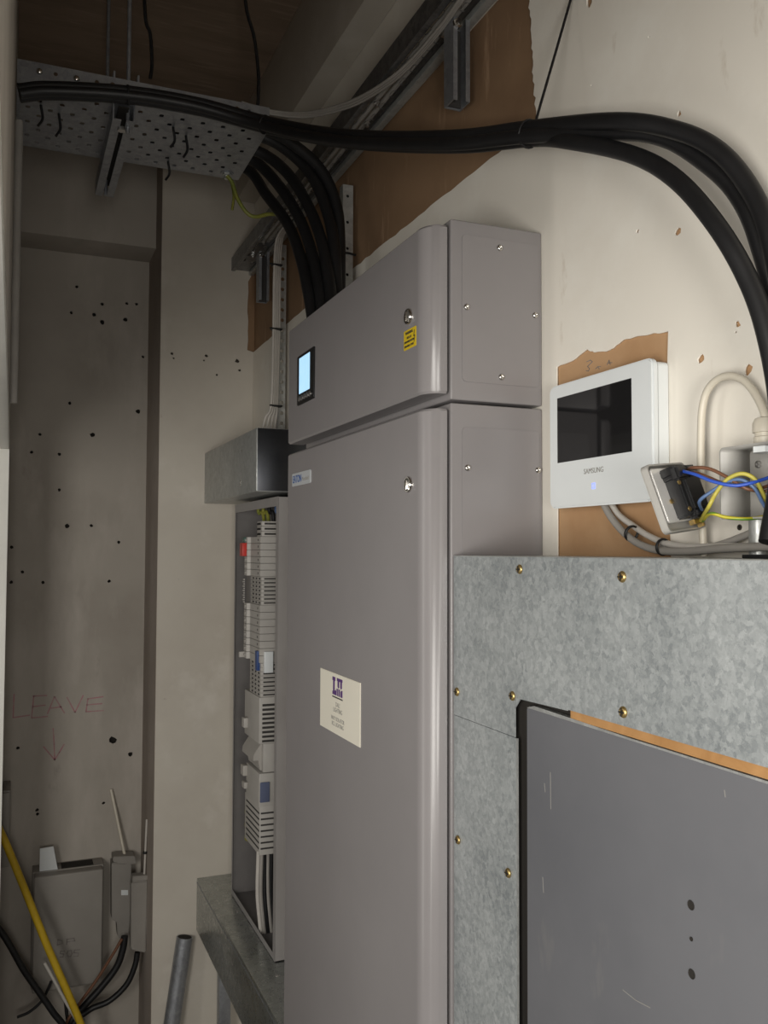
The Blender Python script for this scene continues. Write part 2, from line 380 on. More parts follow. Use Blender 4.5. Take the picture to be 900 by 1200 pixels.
# far column of the end wall
colholes = [circ(*pxz(x/2.8125, 160+y/2.8125, YF), r, 7, .3) for x, y, r in ((567, 715, .005), (573, 730, .004), (680, 723, .0055), (673, 738, .004), (782, 740, .008), (790, 770, .005), (715, 785, .005))]
outer = [(XC, FL), (XW, FL), (XW, 2.497), (.802, 2.503)] + jag((.802, 2.503), (.803, 2.80), 8, .003) + [(XW, 2.81), (XW, ZC), (XC, ZC)]
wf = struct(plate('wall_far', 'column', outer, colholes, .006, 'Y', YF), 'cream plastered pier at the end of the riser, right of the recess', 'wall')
box('exposed_board', 'board', .79, XW+.03, YF+.006, YF+.02, 2.48, 2.83, wf, 0)
box('pier_core', 'holewall', XC+.004, .789, YF+.012, YB+.1, FL, ZC, wf, 0)
box('pier_reveal', 'reveal', XC-.001, XC+.004, YF+.001, YB+.05, FL, ZC, wf, 0)
# recess back wall with drill holes, upper part stepped forward
holes = []
for x, y in ((253, 495), (235, 580), (310, 587), (337, 552), (337, 612), (418, 550), (413, 603), (450, 552), (472, 726), (456, 906), (230, 878), (305, 983), (132, 982)):
    holes.append((x/2.8125, 160+y/2.8125))
for x, y in ((101, 136), (190, 142), (190, 257), (215, 372), (292, 371), (380, 424), (38, 440), (72, 519), (36, 552), (138, 553), (349, 549), (417, 1102), (57, 1082)):
    holes.append((x/2.7286, 480+y/2.7286))
for x, y in ((150, 240), (420, 212), (152, 256)): holes.append((x/3.4615, 880+y/3.4615))
big = {2, 4, 6, 9, 11, 16, 24}
hl = []
for i, (x, y) in enumerate(holes):
    hl.append(circ(*pxz(x, y, YB), .009 if i in big else .0062, 9, .22))
hl.append(circ(*pxz(360/2.7286, 480+1057/2.7286, YB), .014, 9, .3))
ZS = 2.893
wb = struct(plate('wall_recess', 'recess', rect(XL-.15, XC+.01, FL, ZS+.06), hl, .012, 'Y', YB), 'drab grey recess wall dotted with drill holes and pink writing', 'wall')
box('hole_backing', 'hole', XL-.15, XC+.01, YB+.03, YB+.05, FL, ZS, wb, 0)
lines = []
for ln in ([(45, 910), (42, 985), (95, 977)], [(108, 915), (101, 986)], [(106, 916), (150, 914)], [(104, 950), (145, 945)], [(101, 986), (152, 981)],
           [(152, 972), (174, 918), (206, 970)], [(163, 955), (196, 950)], [(214, 920), (240, 968), (266, 914)], [(281, 925), (275, 966)], [(281, 925), (330, 918)], [(278, 944), (326, 940)], [(275, 966), (331, 962)],
           [(170, 1020), (173, 1070), (175, 1120)], [(139, 1078), (158, 1100), (175, 1120), (190, 1096), (205, 1070)]):
    lines.append([pxz(x/2.7286, 480+y/2.7286, YB) for x, y in ln])
strokes('pink_handwriting', 'pink', lines, .0045, 'Y', YB-.0005, .0004, wb)
st = struct(box('wall_recess_upper', 'recess', XL-.15, XC+.002, 3.45, YB+.05, ZS, ZC, None, .004), 'upper part of the recess wall, stepped forward above the ledge', 'wall')
# riser front wall with the door opening the photograph is taken through
YD = 3.0
ZH = un(8, 527, 'Y', YD).z
wl = struct(box('wall_left', 'recess', XL-.14, XL, YD, YB+.1, FL, ZC, None, .003), 'grey side wall at the left edge beyond the white door frame', 'wall')
struct(box('wall_left_lintel', 'concrete', XL-.14, XL+.004, -2.4, YD, ZH+.03, ZC, None, .003), 'grey wall above the door opening at the left edge', 'wall')
df = struct(box('door_1', 'white_gloss', XL-.16, XL+.003, YD-.03, YD, FL, ZH, None, .003), 'white glossy door frame jamb at the left edge', 'door frame')
box('frame_head', 'white_gloss', XL-.16, XL+.003, -2.4, YD, ZH, ZH+.03, df, .003)
box('door_stop', 'white_gloss', XL-.10, XL-.06, YD-.042, YD-.03, FL, ZH, df, .002)
struct(box('wall_back', 'wall', -.16, XW+.09, -2.45, -2.40, FL, ZC, None, 0), 'cream wall closing the near end of the riser', 'wall')
struct(box('floor', 'floor', -2.6, XW+.1, -3.0, YB+.1, FL-.06, FL, None, 0), 'dusty grey concrete floor', 'floor')
struct(box('ceiling', 'ply', XL-.14, XW+.1, -2.45, YB+.1, ZC, ZC+.03, None, 0), 'dark brown plywood ceiling above the cable tray', 'ceiling')
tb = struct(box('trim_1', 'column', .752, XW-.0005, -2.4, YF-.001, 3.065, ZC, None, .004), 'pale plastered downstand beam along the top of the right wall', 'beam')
# ================================================================== big grey cabinets
def screw_mesh(r, axis=(0, -1, 0)):
    return lathe_mesh([(r, 0), (r, r*.25), (r*.75, r*.6), (r*.3, r*.72), (r*.28, r*.4), (0, r*.4)], axis, 12)
SCR_NEAR = screw_mesh(.0055); SCR_NEAR.materials.append(M['chrome'])
for p in SCR_NEAR.polygons: p.use_smooth = True
def put(name, me, loc, parent): return link(name, me, None, parent, loc=loc)
DX, DR, YN, YFAR = .608, .037, 1.299, 2.085
def door_profile():
    """plan outline (x, y) of a door sheet: flat front, big rounded near edge, returned far edge"""
    o = []
    for k in range(13):
        a = math.radians(90*k/12)
        o.append((DX+DR*(1-math.cos(a)), YN+DR*(1-math.sin(a))))
    o += [(DX+DR, YN+.0015), (DX+DR, YFAR-.003), (DX+.003, YFAR-.0), (DX, YFAR-.004)]
    return o[:]
def door(name, z0, z1, parent):
    pts = door_profile()
    bm = bmesh.new(); T = .004
    A = [bm.verts.new((x, y, z0+T)) for x, y in pts]; B = [bm.verts.new((x, y, z1-T)) for x, y in pts]
    def inset(p):
        x, y = p; return (min(x+T, DX+DR), max(min(y, YFAR-T), YN+T) )
    A2 = [bm.verts.new((*inset(p), z0)) for p in pts]; B2 = [bm.verts.new((*inset(p), z1)) for p in pts]
    n = len(pts)
    for i in range(n):
        j = (i+1) % n
        bm.faces.new((A[i], A[j], B[j], B[i])); bm.faces.new((A2[i], A2[j], A[j], A[i])); bm.faces.new((B[i], B[j], B2[j], B2[i]))
    bm.faces.new(A2); bm.faces.new(B2[::-1])
    return smart(link(name, finish(bm), 'paint', parent), 30)
def cyl_lock(y, z, parent):
    lk = lathe('lock', 'chrome', [(.0135, 0), (.0135, .003), (.0125, .0045), (.0105, .0045), (.0105, .0025), (0, .0025)], (-1, 0, 0), (DX, y, z), parent, 28)
    lathe('lock_barrel', 'steel', [(.0092, .002), (.0092, .004), (.0085, .0048), (0, .0048)], (-1, 0, 0), (DX, y, z), lk, 20)
    box('key_wing', 'chrome', DX-.008, DX-.004, y-.0018, y+.0018, z-.009, z+.007, lk, .0008)
    return lk
def side_panel(parent, y, x0, x1, z0, z1, scr):
    p = prism('side_cover', 'paint', rrect(x0, x1, z0, z1, .008), 'Y', y-.0016, y+.002, parent, .0005)
    for sx, sz in scr: put('screw', SCR_NEAR, (sx, y-.0016, sz), parent)
    return p
# upper cabinet
uc = thing('meter_cabinet', 'upper grey metal cabinet with small lit display and yellow sticker', 'cabinet', (.73, 1.69, 1.9955))
box('body', 'paint', .652, XW-.001, 1.300, YFAR-.004, 1.9955, 2.293, uc, .003, 3)
box('door_gasket', 'black_plastic', .645, .652, 1.312, YFAR-.02, 2.012, 2.272, uc, .001)
door('door', 2.0045, 2.2815, uc)
side_panel(uc, 1.300, .672, .819, 2.026, 2.270, ((.7423, 2.2555), (.680, 2.149), (.8105, 2.149), (.7449, 2.0385)))
cyl_lock(1.3675, 2.1425, uc)
sk = prism('warning_sticker', 'yellow', rrect(1.3385, 1.3885, 2.088, 2.121, .002), 'X', DX-.0006, DX, uc)
for i, (s, zz, sz) in enumerate((('WARNING', 2.1155, .0066), ('ISOLATE', 2.1075, .0052), ('ELSEWHERE BEFORE', 2.1008, .0046), ('REMOVING COVER', 2.0935, .0046))):
    text('sticker_lettering', s, 'ink', sz, face_left(DX-.0007, 1.3665, zz), sk, sx=.95, bold=.0002)
strokes('sticker_bolt_symbol', 'ink', [[(1.345, 2.115), (1.3475, 2.106), (1.343, 2.106), (1.3465, 2.096)]], .002, 'X', DX-.0009, .0002, sk)
mt = prism('meter', 'black_plastic', rrect(1.877, 2.001, 2.085, 2.200, .004), 'X', DX-.0035, DX+.002, uc, .001)
prism('meter_screen', 'lcd', rect(1.905, 1.984, 2.110, 2.1925), 'X', DX-.0040, DX-.0030, mt)
for k in range(5):
    lathe('meter_button', 'steel', [(.0062, 0), (.0062, .002), (.004, .003), (0, .003)], (-1, 0, 0), (DX-.0035, 1.980-.0195*k, 2.0985), mt, 12)
# lower cabinet
lc = thing('panelboard_cabinet', 'tall lower grey metal cabinet with cream printed card on its door', 'cabinet', (.73, 1.69, FL))
box('body', 'paint', .652, XW-.001, 1.300, YFAR-.004, .05, 1.990, lc, .003, 3)
box('plinth', 'black_plastic', .67, XW-.01, 1.32, YFAR-.02, FL, .05, lc, .001)
box('door_gasket', 'black_plastic', .645, .652, 1.312, YFAR-.02, .11, 1.972, lc, .001)
door('door', .10, 1.980, lc)
side_panel(lc, 1.300, .672, .819, 1.30, 1.952, ((.6815, 1.885), (.8150, 1.886)))
cyl_lock(1.3665, 1.860, lc)
bd = prism('brand_badge', 'badge', rrect(1.900, 2.042, 1.8995, 1.9295, .003), 'X', DX-.002, DX, lc, .0006)
text('badge_lettering', 'EATON', 'blueink', .0235, face_left(DX-.0022, 2.000, 1.9145), bd, sx=.86, bold=.0004)
text('badge_lettering', 'Memshield', 'greyink', .0125, face_left(DX-.0022, 1.936, 1.912), bd, sx=.95)
cdp = prism('printed_card', 'card', rect(1.587, 1.823, 1.382, 1.502), 'X', DX-.0016, DX, lc, .0003)
X_ = DX-.0018
def cbox(y0, y1, z0, z1): return (X_-.0001, X_+.0002, y0, y1, z0, z1)
# the purple monogram: a big slab L beside two stacked letter forms
mono = []
yl, yr, zt, zb = 1.744, 1.684, 1.4945, 1.459
logo = [[(yl, zb), (yl, zb+.006), (yl-.004, zb+.007), (yl-.004, zt-.008), (yl, zt-.007), (yl, zt), (yl-.018, zt), (yl-.018, zt-.007), (yl-.014, zt-.008), (yl-.014, zb+.009), (yl-.020, zb+.009), (yl-.024, zb+.014), (yl-.026, zb+.014), (yl-.026, zb)],
        [(yl-.027, zt), (yl-.060, zt), (yl-.060, zt-.005), (yl-.057, zt-.006), (yl-.057, zb+.017), (yl-.050, zb+.016), (yl-.047, zb+.019), (yl-.047, zt-.006), (yl-.041, zt-.006), (yl-.041, zb+.017), (yl-.034, zb+.016), (yl-.031, zb+.019), (yl-.031, zt-.006), (yl-.027, zt-.006)],
        [(yl-.029, zb), (yl-.029, zb+.014), (yl-.036, zb+.015), (yl-.036, zb)],
        [(yl-.039, zb), (yl-.039, zb+.014), (yl-.046, zb+.015), (yl-.046, zb)],
        [(yl-.049, zb), (yl-.049, zb+.010), (yl-.054, zb+.014), (yl-.060, zb+.014), (yl-.060, zb)]]
for lg in logo: prism('monogram_stroke', 'purple', lg, 'X', X_-.0002, X_+.0001, cdp)
boxes('monogram_rule', 'ink', [cbox(1.683, 1.745, 1.4535, 1.4560)], cdp, 0)
for s, zz, sz in (('DALI', 1.4405, .0125), ('LIGHTING', 1.4290, .0125), ('WAY ISOLATOR', 1.4115, .0115), ('RCL LIGHTING', 1.4005, .0115)):
    text('card_lettering', s, 'greyink', sz, face_left(X_, 1.7115, zz), cdp, sx=.93)
# ================================================================== galvanised casing on the right
XG, ZG, YG1, YG0 = .655, 1.741, 1.2955, -.45
gc = thing('galvanised_casing', 'galvanised sheet casing with brass screws and dark grey inset panel', 'casing', (.74, .6, FL))
inner_y = 1.103
top_pts = [(YG0, ZG), (YG1, ZG), (YG1, 1.4895), (1.106, 1.4895), (1.106, 1.530), (1.092, 1.5445), (.977, 1.5475), (.975, 1.5495), (YG0, 1.5475)]
prism('top_sheet', 'galv', top_pts, 'X', XG, XG+.0015, gc)
prism('top_sheet_overlap', 'galv', [(YG0, ZG+.0005), (1.083, ZG+.0005), (1.081, 1.5495), (YG0, 1.5475)], 'X', XG-.0012, XG, gc)
prism('side_sheet', 'galv', [(YG1, FL), (YG1, 1.4885), (inner_y, 1.4885), (inner_y, FL)], 'X', XG+.0006, XG+.002, gc)
prism('side_sheet_fold', 'galv_lite', [(inner_y-.0012, FL), (inner_y-.0012, 1.4885), (inner_y, 1.4885), (inner_y, FL)], 'X', XG+.0003, XG+.0030, gc)
box('top_ledge', 'galv_fine', XG, XW-.002, YG0, YG1, ZG, ZG+.0015, gc, 0)
box('gap_shade', 'hole', XG+.013, XG+.03, .9, 1.292, .02, 1.73, gc, 0)  # near-black sheets painted as the shade in the gap behind the panel
box('gap_shade', 'hole', XG+.022, XG+.03, YG0, 1.292, .02, 1.73, gc, 0)
prism('inset_panel', 'grey_panel', [(YG0, .01), (1.085, .01), (1.080, 1.5335), (1.076, 1.5375), (YG0, 1.528)], 'X', XG+.003, XG+.011, gc, .0012)
prism('panel_lip', 'galv_lite', [(1.079, 1.535), (1.06, 1.5400), (.97, 1.5385), (.85, 1.5362), (YG0, 1.530), (YG0, 1.527)], 'X', XG+.0026, XG+.011, gc)
prism('timber_batten', 'wood', [(.975, 1.538), (.975, 1.551), (YG0, 1.5495), (YG0, 1.532)], 'X', XG+.0035, XG+.018, gc)
BR = lathe_mesh([(.0068, 0), (.0068, .0012), (.0055, .003), (.0025, .0036), (.0022, .0022), (0, .0022)], (-1, 0, 0), 16); BR.materials.append(M['brass'])
for p in BR.polygons: p.use_smooth = True
SL = bmesh.new(); bm_box(SL, -.0042, -.0032, -.0048, .0048, -.0008, .0008); bm_box(SL, -.0042, -.0032, -.0008, .0008, -.0048, .0048)
SL = finish(SL); SL.materials.append(M['hole'])
for y, z in ((1.091, 1.7245), (.861, 1.7205), (1.283, 1.527), (1.112, 1.546), (.861, 1.565), (1.280, 1.297), (1.125, 1.2965), (.56, 1.72), (.56, 1.566), (1.28, .9), (1.125, .9)):
    xs_ = XG-.0012 if y < 1.08 and z > 1.55 else XG
    s_ = put('brass_screw', BR, (xs_, y, z), gc)
    put('screw_cross', SL, (xs_, y, z), s_)
HO = lathe_mesh([(.0046, 0), (.0052, .0006), (.0048, .001), (.0038, .0002), (0, .0001)], (-1, 0, 0), 14); HO.materials.append(M['hole'])
for z, r in ((1.3835, 1), (1.3135, 1), (1.349, .45)):
    h = put('panel_hole', HO, (XG+.003, .757, z), gc); h.scale = (1, r, r)
for ln in ([(645, 905), (645.5, 948)], [(636, 1028), (637, 1046)], [(730, 1160), (745, 1172), (762, 1181)], [(849, 926), (850, 934)], [(638, 918), (639, 928)]):
    strokes('scratch', 'greyink', [[pyz(x, y, XG+.003) for x, y in ln]], .0009, 'X', XG+.0027, .0003, gc)
# ================================================================== distribution board with its cover off
XD, Y0, Y1, Z0, Z1 = .718, 2.552, 3.106, .571, 1.908
db = thing('distribution_board', 'open grey distribution board full of white breakers beside the tall cabinet', 'distribution board', (.77, 2.83, Z0))
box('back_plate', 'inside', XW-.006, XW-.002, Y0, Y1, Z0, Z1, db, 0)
box('near_side', 'paint_db', XD, XW-.002, Y0, Y0+.0015, Z0, Z1, db, 0)
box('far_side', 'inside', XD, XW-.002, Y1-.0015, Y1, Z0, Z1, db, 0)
box('top_side', 'paint_db', XD, XW-.002, Y0, Y1, Z1-.0015, Z1, db, 0)
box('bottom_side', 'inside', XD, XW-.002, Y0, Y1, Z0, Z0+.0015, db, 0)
plate('front_flange', 'paint_db', rect(Y0, Y1, Z0, Z1), [rect(Y0+.022, Y1-.010, Z0+.018, Z1-.028)], .0016, 'X', XD-.0016, db)
SCR2 = screw_mesh(.006); SCR2.materials.append(M['chrome'])
for p in SCR2.polygons: p.use_smooth = True
for z in (1.663, 1.560, .735, .640): put('screw', SCR2, (.752, Y0, z), db)
XB, YBN, YBF = .703, 2.70, 2.895     # fronts of the devices, near side, far side
def zat(y, X=XB, x=303): return un(x, y, 'X', X).z
box('device_rail', 'inside', .79, .82, YBN, 3.02, zat(1005), zat(612), db, .001)
def breakers(y0, y1, n, m='breaker', yn=YBN, yf=YBF, xb=XB):
    """stack of n breakers between two heights, each its own part with its toggle"""
    zt, zb_ = zat(y0), zat(y1); h = (zt-zb_)/n
    for k in range(n):
        z1 = zt-h*k; z0 = z1-h+.0012
        pts = [(xb, yn), (xb, yf-.07), (xb-.010, yf-.065), (xb-.010, yf-.03), (xb+.004, yf-.028), (xb+.006, yf), (.79, yf), (.79, yn)]
        b_ = prism('circuit_breaker', m, pts, 'Z', z0, z1, db, .0008)
        box('toggle', 'breaker2', xb-.0135, xb-.010, yf-.055, yf-.043, z0+h*.3, z1-h*.3, b_, .001)
        box('terminal_screw', 'slot', xb-.0004, xb+.001, yn+.025, yn+.032, (z0+z1)/2-.0035, (z0+z1)/2+.0035, b_, 0)
def comb(y0, y1, n, yn=YBN, yf=YBF-.06, xb=XB+.004):
    """slotted terminal blocks: each a part with its dark openings"""
    zt, zb_ = zat(y0), zat(y1); h = (zt-zb_)/n
    for k in range(n):
        z1 = zt-h*k; z0 = z1-h+.0008
        b_ = box('terminal_block', 'breaker', xb, .79, yn, yf, z0, z1, db, .0008)
        box('terminal_opening', 'slot', xb+.008, .782, yn-.0006, yn+.001, z0+h*.30, z1-h*.28, b_, 0)
        for q in range(3):
            yy = yn+.014+q*(yf-yn-.02)/3
            box('terminal_opening', 'slot', xb-.0006, xb+.001, yy, yy+.018, z0+h*.25, z1-h*.25, b_, 0)
comb(611, 629, 3, yf=YBN+.06)
breakers(629, 676, 6)
box('isolator_handle', 'red', XB-.024, XB-.008, YBF-.058, YBF-.02, zat(652), zat(636), db, .002)
box('isolator_flag', 'green', XB-.016, XB-.004, YBF-.05, YBF-.02, zat(635), zat(629), db, .002)
comb(676, 709, 7)
pl = [(.716, 2.93), (.716, 2.985), (.722, 2.985), (.722, 2.93)]
prism('blanking_strip', 'inside', [(XB+.004, YBF-.05), (XB+.004, YBF), (.79, YBF), (.79, YBF-.05)], 'Z', zat(709), zat(676), db, .001)
boxes('comb_strip', 'breaker', [(XB-.012, XB-.008, YBF-.03+.002*(k % 2), YBF-.022+.01*(k % 2), zat(709)+k*.0072, zat(709)+k*.0072+.004) for k in range(11)], db, 0)
breakers(709, 777, 8)
box('lever', 'breaker', XB-.026, XB-.008, YBF-.04, YBF-.028, zat(776), zat(769), db, .002)
lb = box('neutral_link', 'blue_plastic', XB-.006, XB+.004, YBN+.01, YBN+.034, zat(786), zat(763), db, .001)
box('marker_carrier', 'white_plastic', XB+.012, XB+.040, YBN-.012, YBN, zat(788), zat(763), db, .002)
comb(777, 817, 8)
# contactor with ventilation ribs
ct = box('contactor', 'breaker', XB, .79, YBN, YBF-.01, zat(872), zat(817), db, .003)
for k in range(9):
    zz = zat(826+k*5.3)
    box('contactor_vent', 'slot', XB+.010, .765, YBN-.0008, YBN+.002, zz-.0045, zz+.0025, ct, 0)
box('contactor_nose', 'breaker', XB-.014, XB, YBF-.06, YBF-.03, zat(862), zat(850), ct, .002)
# timer and relay group below it
rl = prism('relay', 'breaker2', [(XB+.01, zat(905)), (XB+.004, zat(893)), (XB-.012, zat(893)), (XB-.010, zat(886)), (XB+.012, zat(873)), (.79, zat(873)), (.79, zat(908))], 'Y', YBN+.02, YBF-.03, db, .001)
box('relay_cover', 'breaker', XB+.014, .785, YBN, YBN+.02, zat(906), zat(872), db, .002)
tm = box('timer_module', 'breaker', XB+.002, .79, YBN, YBF-.03, zat(947), zat(907), db, .003)
box('timer_window', 'blue_window', XB+.004, XB+.034, YBN-.006, YBN, zat(941), zat(917), tm, .003)
box('timer_clip', 'breaker2', XB-.014, XB+.002, YBF-.055, YBF-.02, zat(922), zat(909), tm, .003)
box('timer_clip', 'breaker2', XB-.010, XB+.002, YBF-.055, YBF-.02, zat(938), zat(930), tm, .003)
# lowest finned block
fb = box('finned_terminal', 'breaker', XB+.004, .79, YBN, YBF-.01, zat(1004), zat(946), db, .002)
for k in range(7):
    zz = zat(954+k*7)
    box('fin_gap', 'slot', XB+.0032, XB+.02, YBN+.002, YBF-.03, zz-.003, zz+.002, fb, 0)
    box('fin_gap', 'slot', XB+.008, .78, YBN-.0008, YBN+.004, zz-.003, zz+.002, fb, 0)
# loose conductors inside the board
zb_, zt_ = zat(1004), zat(611)
for k, (m, dx) in enumerate((('grey_cable', .016), ('black', .028), ('white_cable', .006), ('grey_cable', .038), ('black', .048))):
    tube('tail', m, [(XB+dx, YBN+.015+.012*(k % 2), zb_+.01), (XB+dx+.002, YBN+.03, zb_-.12), (XB+dx+.012, YBN+.04, Z0+.05), (XB+dx+.02, YBN+.05, Z0+.002)], .0065, db, 8)
for k in range(3):
    zz = zat(985+k*17)
    tube('earth_tail', 'yellow_wire_shaded', [(.79, 2.90, zz-.01), (.742, 2.965, zz), (.735, 2.985, zz+.006), (.75, 3.0, zz+.03), (.78, 3.0, zz+.05)], .0045, db, 6)
tube('earth_tail', 'earth', [(.75, 2.88, zat(1012)), (.748, 2.87, zat(1035)), (.752, 2.86, zat(1062)), (.76, 2.85, zat(1085))], .004, db, 6)
for k, (m, x0_) in enumerate((('yellow_wire_shaded', .735), ('yellow_wire_shaded', .742), ('black', .752), ('pale_blue_wire', .765))):
    tube('incoming_tail', m, [(x0_, 2.86-.035*k, Z1-.004), (x0_+.002, 2.855-.035*k, 1.87), (x0_+.008, 2.83-.03*k, zt_+.03), (x0_+.01, 2.80-.02*k, zt_-.03)], .006, db, 7)
box('earth_bar', 'slot', .724, .745, 2.77, 2.80, zat(628), zat(617), db, .001)
# ================================================================== trunking above and below the board
XT = .647
tu = thing('cable_trunking', 'galvanised box trunking above the distribution board, against the far pier', 'trunking', (.73, 2.92, 1.9205))
box('trunking_body', 'galv_fine', XT, XW-.002, 2.539, YF-.001, 1.9205, 2.105, tu, .0015)
box('end_cap', 'galv_mirror', XT+.002, XW-.004, 2.536, 2.539, 1.922, 2.1035, tu, .0008)
box('joint_fold', 'galv_lite', XT-.0012, XT, 2.539, 2.543, 1.925, 2.10, tu, 0)
SC3 = lathe_mesh([(.0045, 0), (.004, .0018), (0, .002)], (-1, 0, 0), 10); SC3.materials.append(M['chrome'])
for p in SC3.polygons: p.use_smooth = True
for y, z in ((2.72, 2.055), (2.735, 1.962), (2.735, 1.956), (2.735, 1.950)): put('rivet', SC3, (XT, y, z), tu)
lt = thing('cable_trunking', 'galvanised floor-level trunking running under the distribution board', 'trunking', (.73, 2.6, .384))
bm = bmesh.new(); bm_box(bm, .636, XW-.002, 2.09, YF-.001, .386, .569, .002, 2)
smart(link('trunking_body', finish(bm), 'galv_low', lt))
box('lid_seam', 'galv_dark', .635, .6362, 2.095, YF-.001, .553, .556, lt, 0)
SC4 = lathe_mesh([(.0055, 0), (.005, .002), (0, .0024)], (0, 0, 1), 10); SC4.materials.append(M['chrome'])
for y in (2.47, 2.95): put('rivet', SC4, (.70, y, .569), lt)
box('support_leg', 'galv_dark', .70, .74, 2.6, 2.64, FL, .386, lt, .001)
box('support_leg', 'galv_dark', .70, .74, 3.2, 3.24, FL, .386, lt, .001)
# ================================================================== cable tray at the top
ZT, YT0, YT1, XT0, XT1 = 2.80, 2.15, 2.485, -.012, .572
tr = thing('perforated_cable_tray', 'galvanised perforated cable tray hung below the plywood ceiling', 'cable tray', (.28, 2.32, ZT))
hl = []
for j in range(8):
    yy = YT0+.032+j*.039
    for i in range(12):
        xx = XT0+.025+i*.050+(.025 if j % 2 else 0)
        if xx < XT1-.012: hl.append(rrect(xx-.0055, xx+.0055, yy-.0075, yy+.0075, .004, 2))
plate('tray_bed', 'galv_dark', rect(XT0, XT1, YT0, YT1), hl, .0015, 'Z', ZT, tr)
fh = [circ(x, ZT+.036, .005, 8) for x in (.07, .16, .25, .34, .43, .52)]
plate('tray_flange', 'galv_dark', rect(XT0, XT1, ZT, ZT+.055), fh, .0015, 'Y', YT0-.0015, tr)
plate('tray_flange', 'galv_dark', rect(XT0, XT1, ZT, ZT+.055), [], .0015, 'Y', YT1, tr)
box('flange_lip', 'galv_lite', XT0, XT1, YT0-.001, YT0+.012, ZT+.0535, ZT+.055, tr, 0)
BO = lathe_mesh([(.0075, 0), (.0072, .003), (.005, .0055), (0, .0062)], (0, -1, 0), 14); BO.materials.append(M['chrome'])
for p in BO.polygons: p.use_smooth = True
for x in (.035, .115, .195, .345, .42, .49): put('lit_hole_dome', BO, (x, YT0-.0015, ZT+.034), tr)  # added shiny domes; their glints stand in for light at the flange holes
eb = un(266, 205, 'Z', ZT-.004)
lathe('earth_bolt', 'galv_lite', [(.013, 0), (.013, .006), (.008, .007), (.008, .016), (0, .016)], (0, 0, -1), (eb.x, eb.y, ZT), tr, 6)
lathe('earth_washer', 'galv_dark', [(.019, 0), (.019, .002), (0, .002)], (0, 0, -1), (eb.x, eb.y, ZT), tr, 16)
# small cable ties dangling through the tray
for x0_, y0_, ln, lab in ((48, 124, .05, 'leftmost black tie tail hanging under the perforated tray'), (69, 134, .055, 'black tie tail second from the left under the perforated tray'),
        (203, 150, .05, 'black tie tail just right of the strut, under the perforated tray'), (218, 160, .055, 'rightmost black tie tail under the perforated tray'), (197, 190, .05, 'hooked black tie tail at the far edge of the perforated tray')):
    p = un(x0_, y0_, 'Z', ZT-.002)
    t_ = tube('cable_tie', 'black', [p+Vector((0, 0, .02)), p, p+Vector((.004, .0, -ln*.6)), p+Vector((-.006, 0, -ln))], .0032, None, 6)
    tag(t_, lab, 'cable tie', 'tie tails hanging under the tray')
# strut carrying the tray, and its two threaded rods
def channel_pts(wd, hp, t=.003, lip=.008):
    """C section, open side towards -b"""
    return [(-wd/2, 0), (-wd/2, hp), (wd/2, hp), (wd/2, 0), (wd/2-lip, 0), (wd/2-lip, t), (wd/2-t, t), (wd/2-t, hp-t), (-wd/2+t, hp-t), (-wd/2+t, t), (-wd/2+lip, t), (-wd/2+lip, 0)]
XS = .222
su = thing('strut_support', 'galvanised channel strut under the perforated tray', 'strut', (XS, 2.3, ZT-.043))
prism('channel', 'galv_dark', [(XS+a, ZT-.0435+b) for a, b in channel_pts(.050, .0432, .003, .0195)], 'Y', 2.152, 2.64, su)
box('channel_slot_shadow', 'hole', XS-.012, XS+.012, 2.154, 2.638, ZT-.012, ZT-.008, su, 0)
lathe('fixing_nut', 'steel', [(.011, 0), (.011, .008), (0, .008)], (0, 0, -1), (XS, 2.19, ZT-.043), su, 6)
for y in (2.178, 2.60):
    z0_ = ZT-.06 if y < 2.3 else ZT-.055
    rd = tube('threaded_rod', 'galv_dark', [(XS+.012*(y < 2.3), y, z0_), (XS+.012*(y < 2.3), y, 3.0), (XS+.012*(y < 2.3), y, ZC)], .005, None, 8)
    tag(rd, 'threaded steel rod from ceiling to the %s end of the tray strut' % ('near' if y < 2.3 else 'far'), 'threaded rod', 'rods hanging the tray')
lathe('clamp_bracket', 'galv_dark', [(.016, 0), (.016, .012), (0, .012)], (0, 0, 1), (XS+.012, 2.178, ZT+.0016), su, 6)
boxes('clamp_plate', 'galv_dark', [(XS-.025, XS+.035, 2.155, 2.20, ZT+.0016, ZT+.007), (XS-.025, XS-.02, 2.155, 2.20, ZT+.0016, ZT+.075), (XS+.03, XS+.035, 2.155, 2.20, ZT+.0016, ZT+.075)], su)
# loose wires hanging from the ceiling
for i, (pts, Y) in enumerate(((((170, 15), (176, 40), (178, 75), (176, 92)), 2.3), (((288, 5), (298, 45), (303, 90), (302, 128)), 2.3))):
    w_ = tube('hanging_wire', 'black', [Vector((un(*pts[0], 'Y', Y).x-.01, Y, ZC))]+px(pts, 'Y', Y), .0045, None, 6)
    tag(w_, ('short black wire hanging from the ceiling beside the tray rods', 'black wire hanging from the ceiling near the tray end')[i], 'wire')
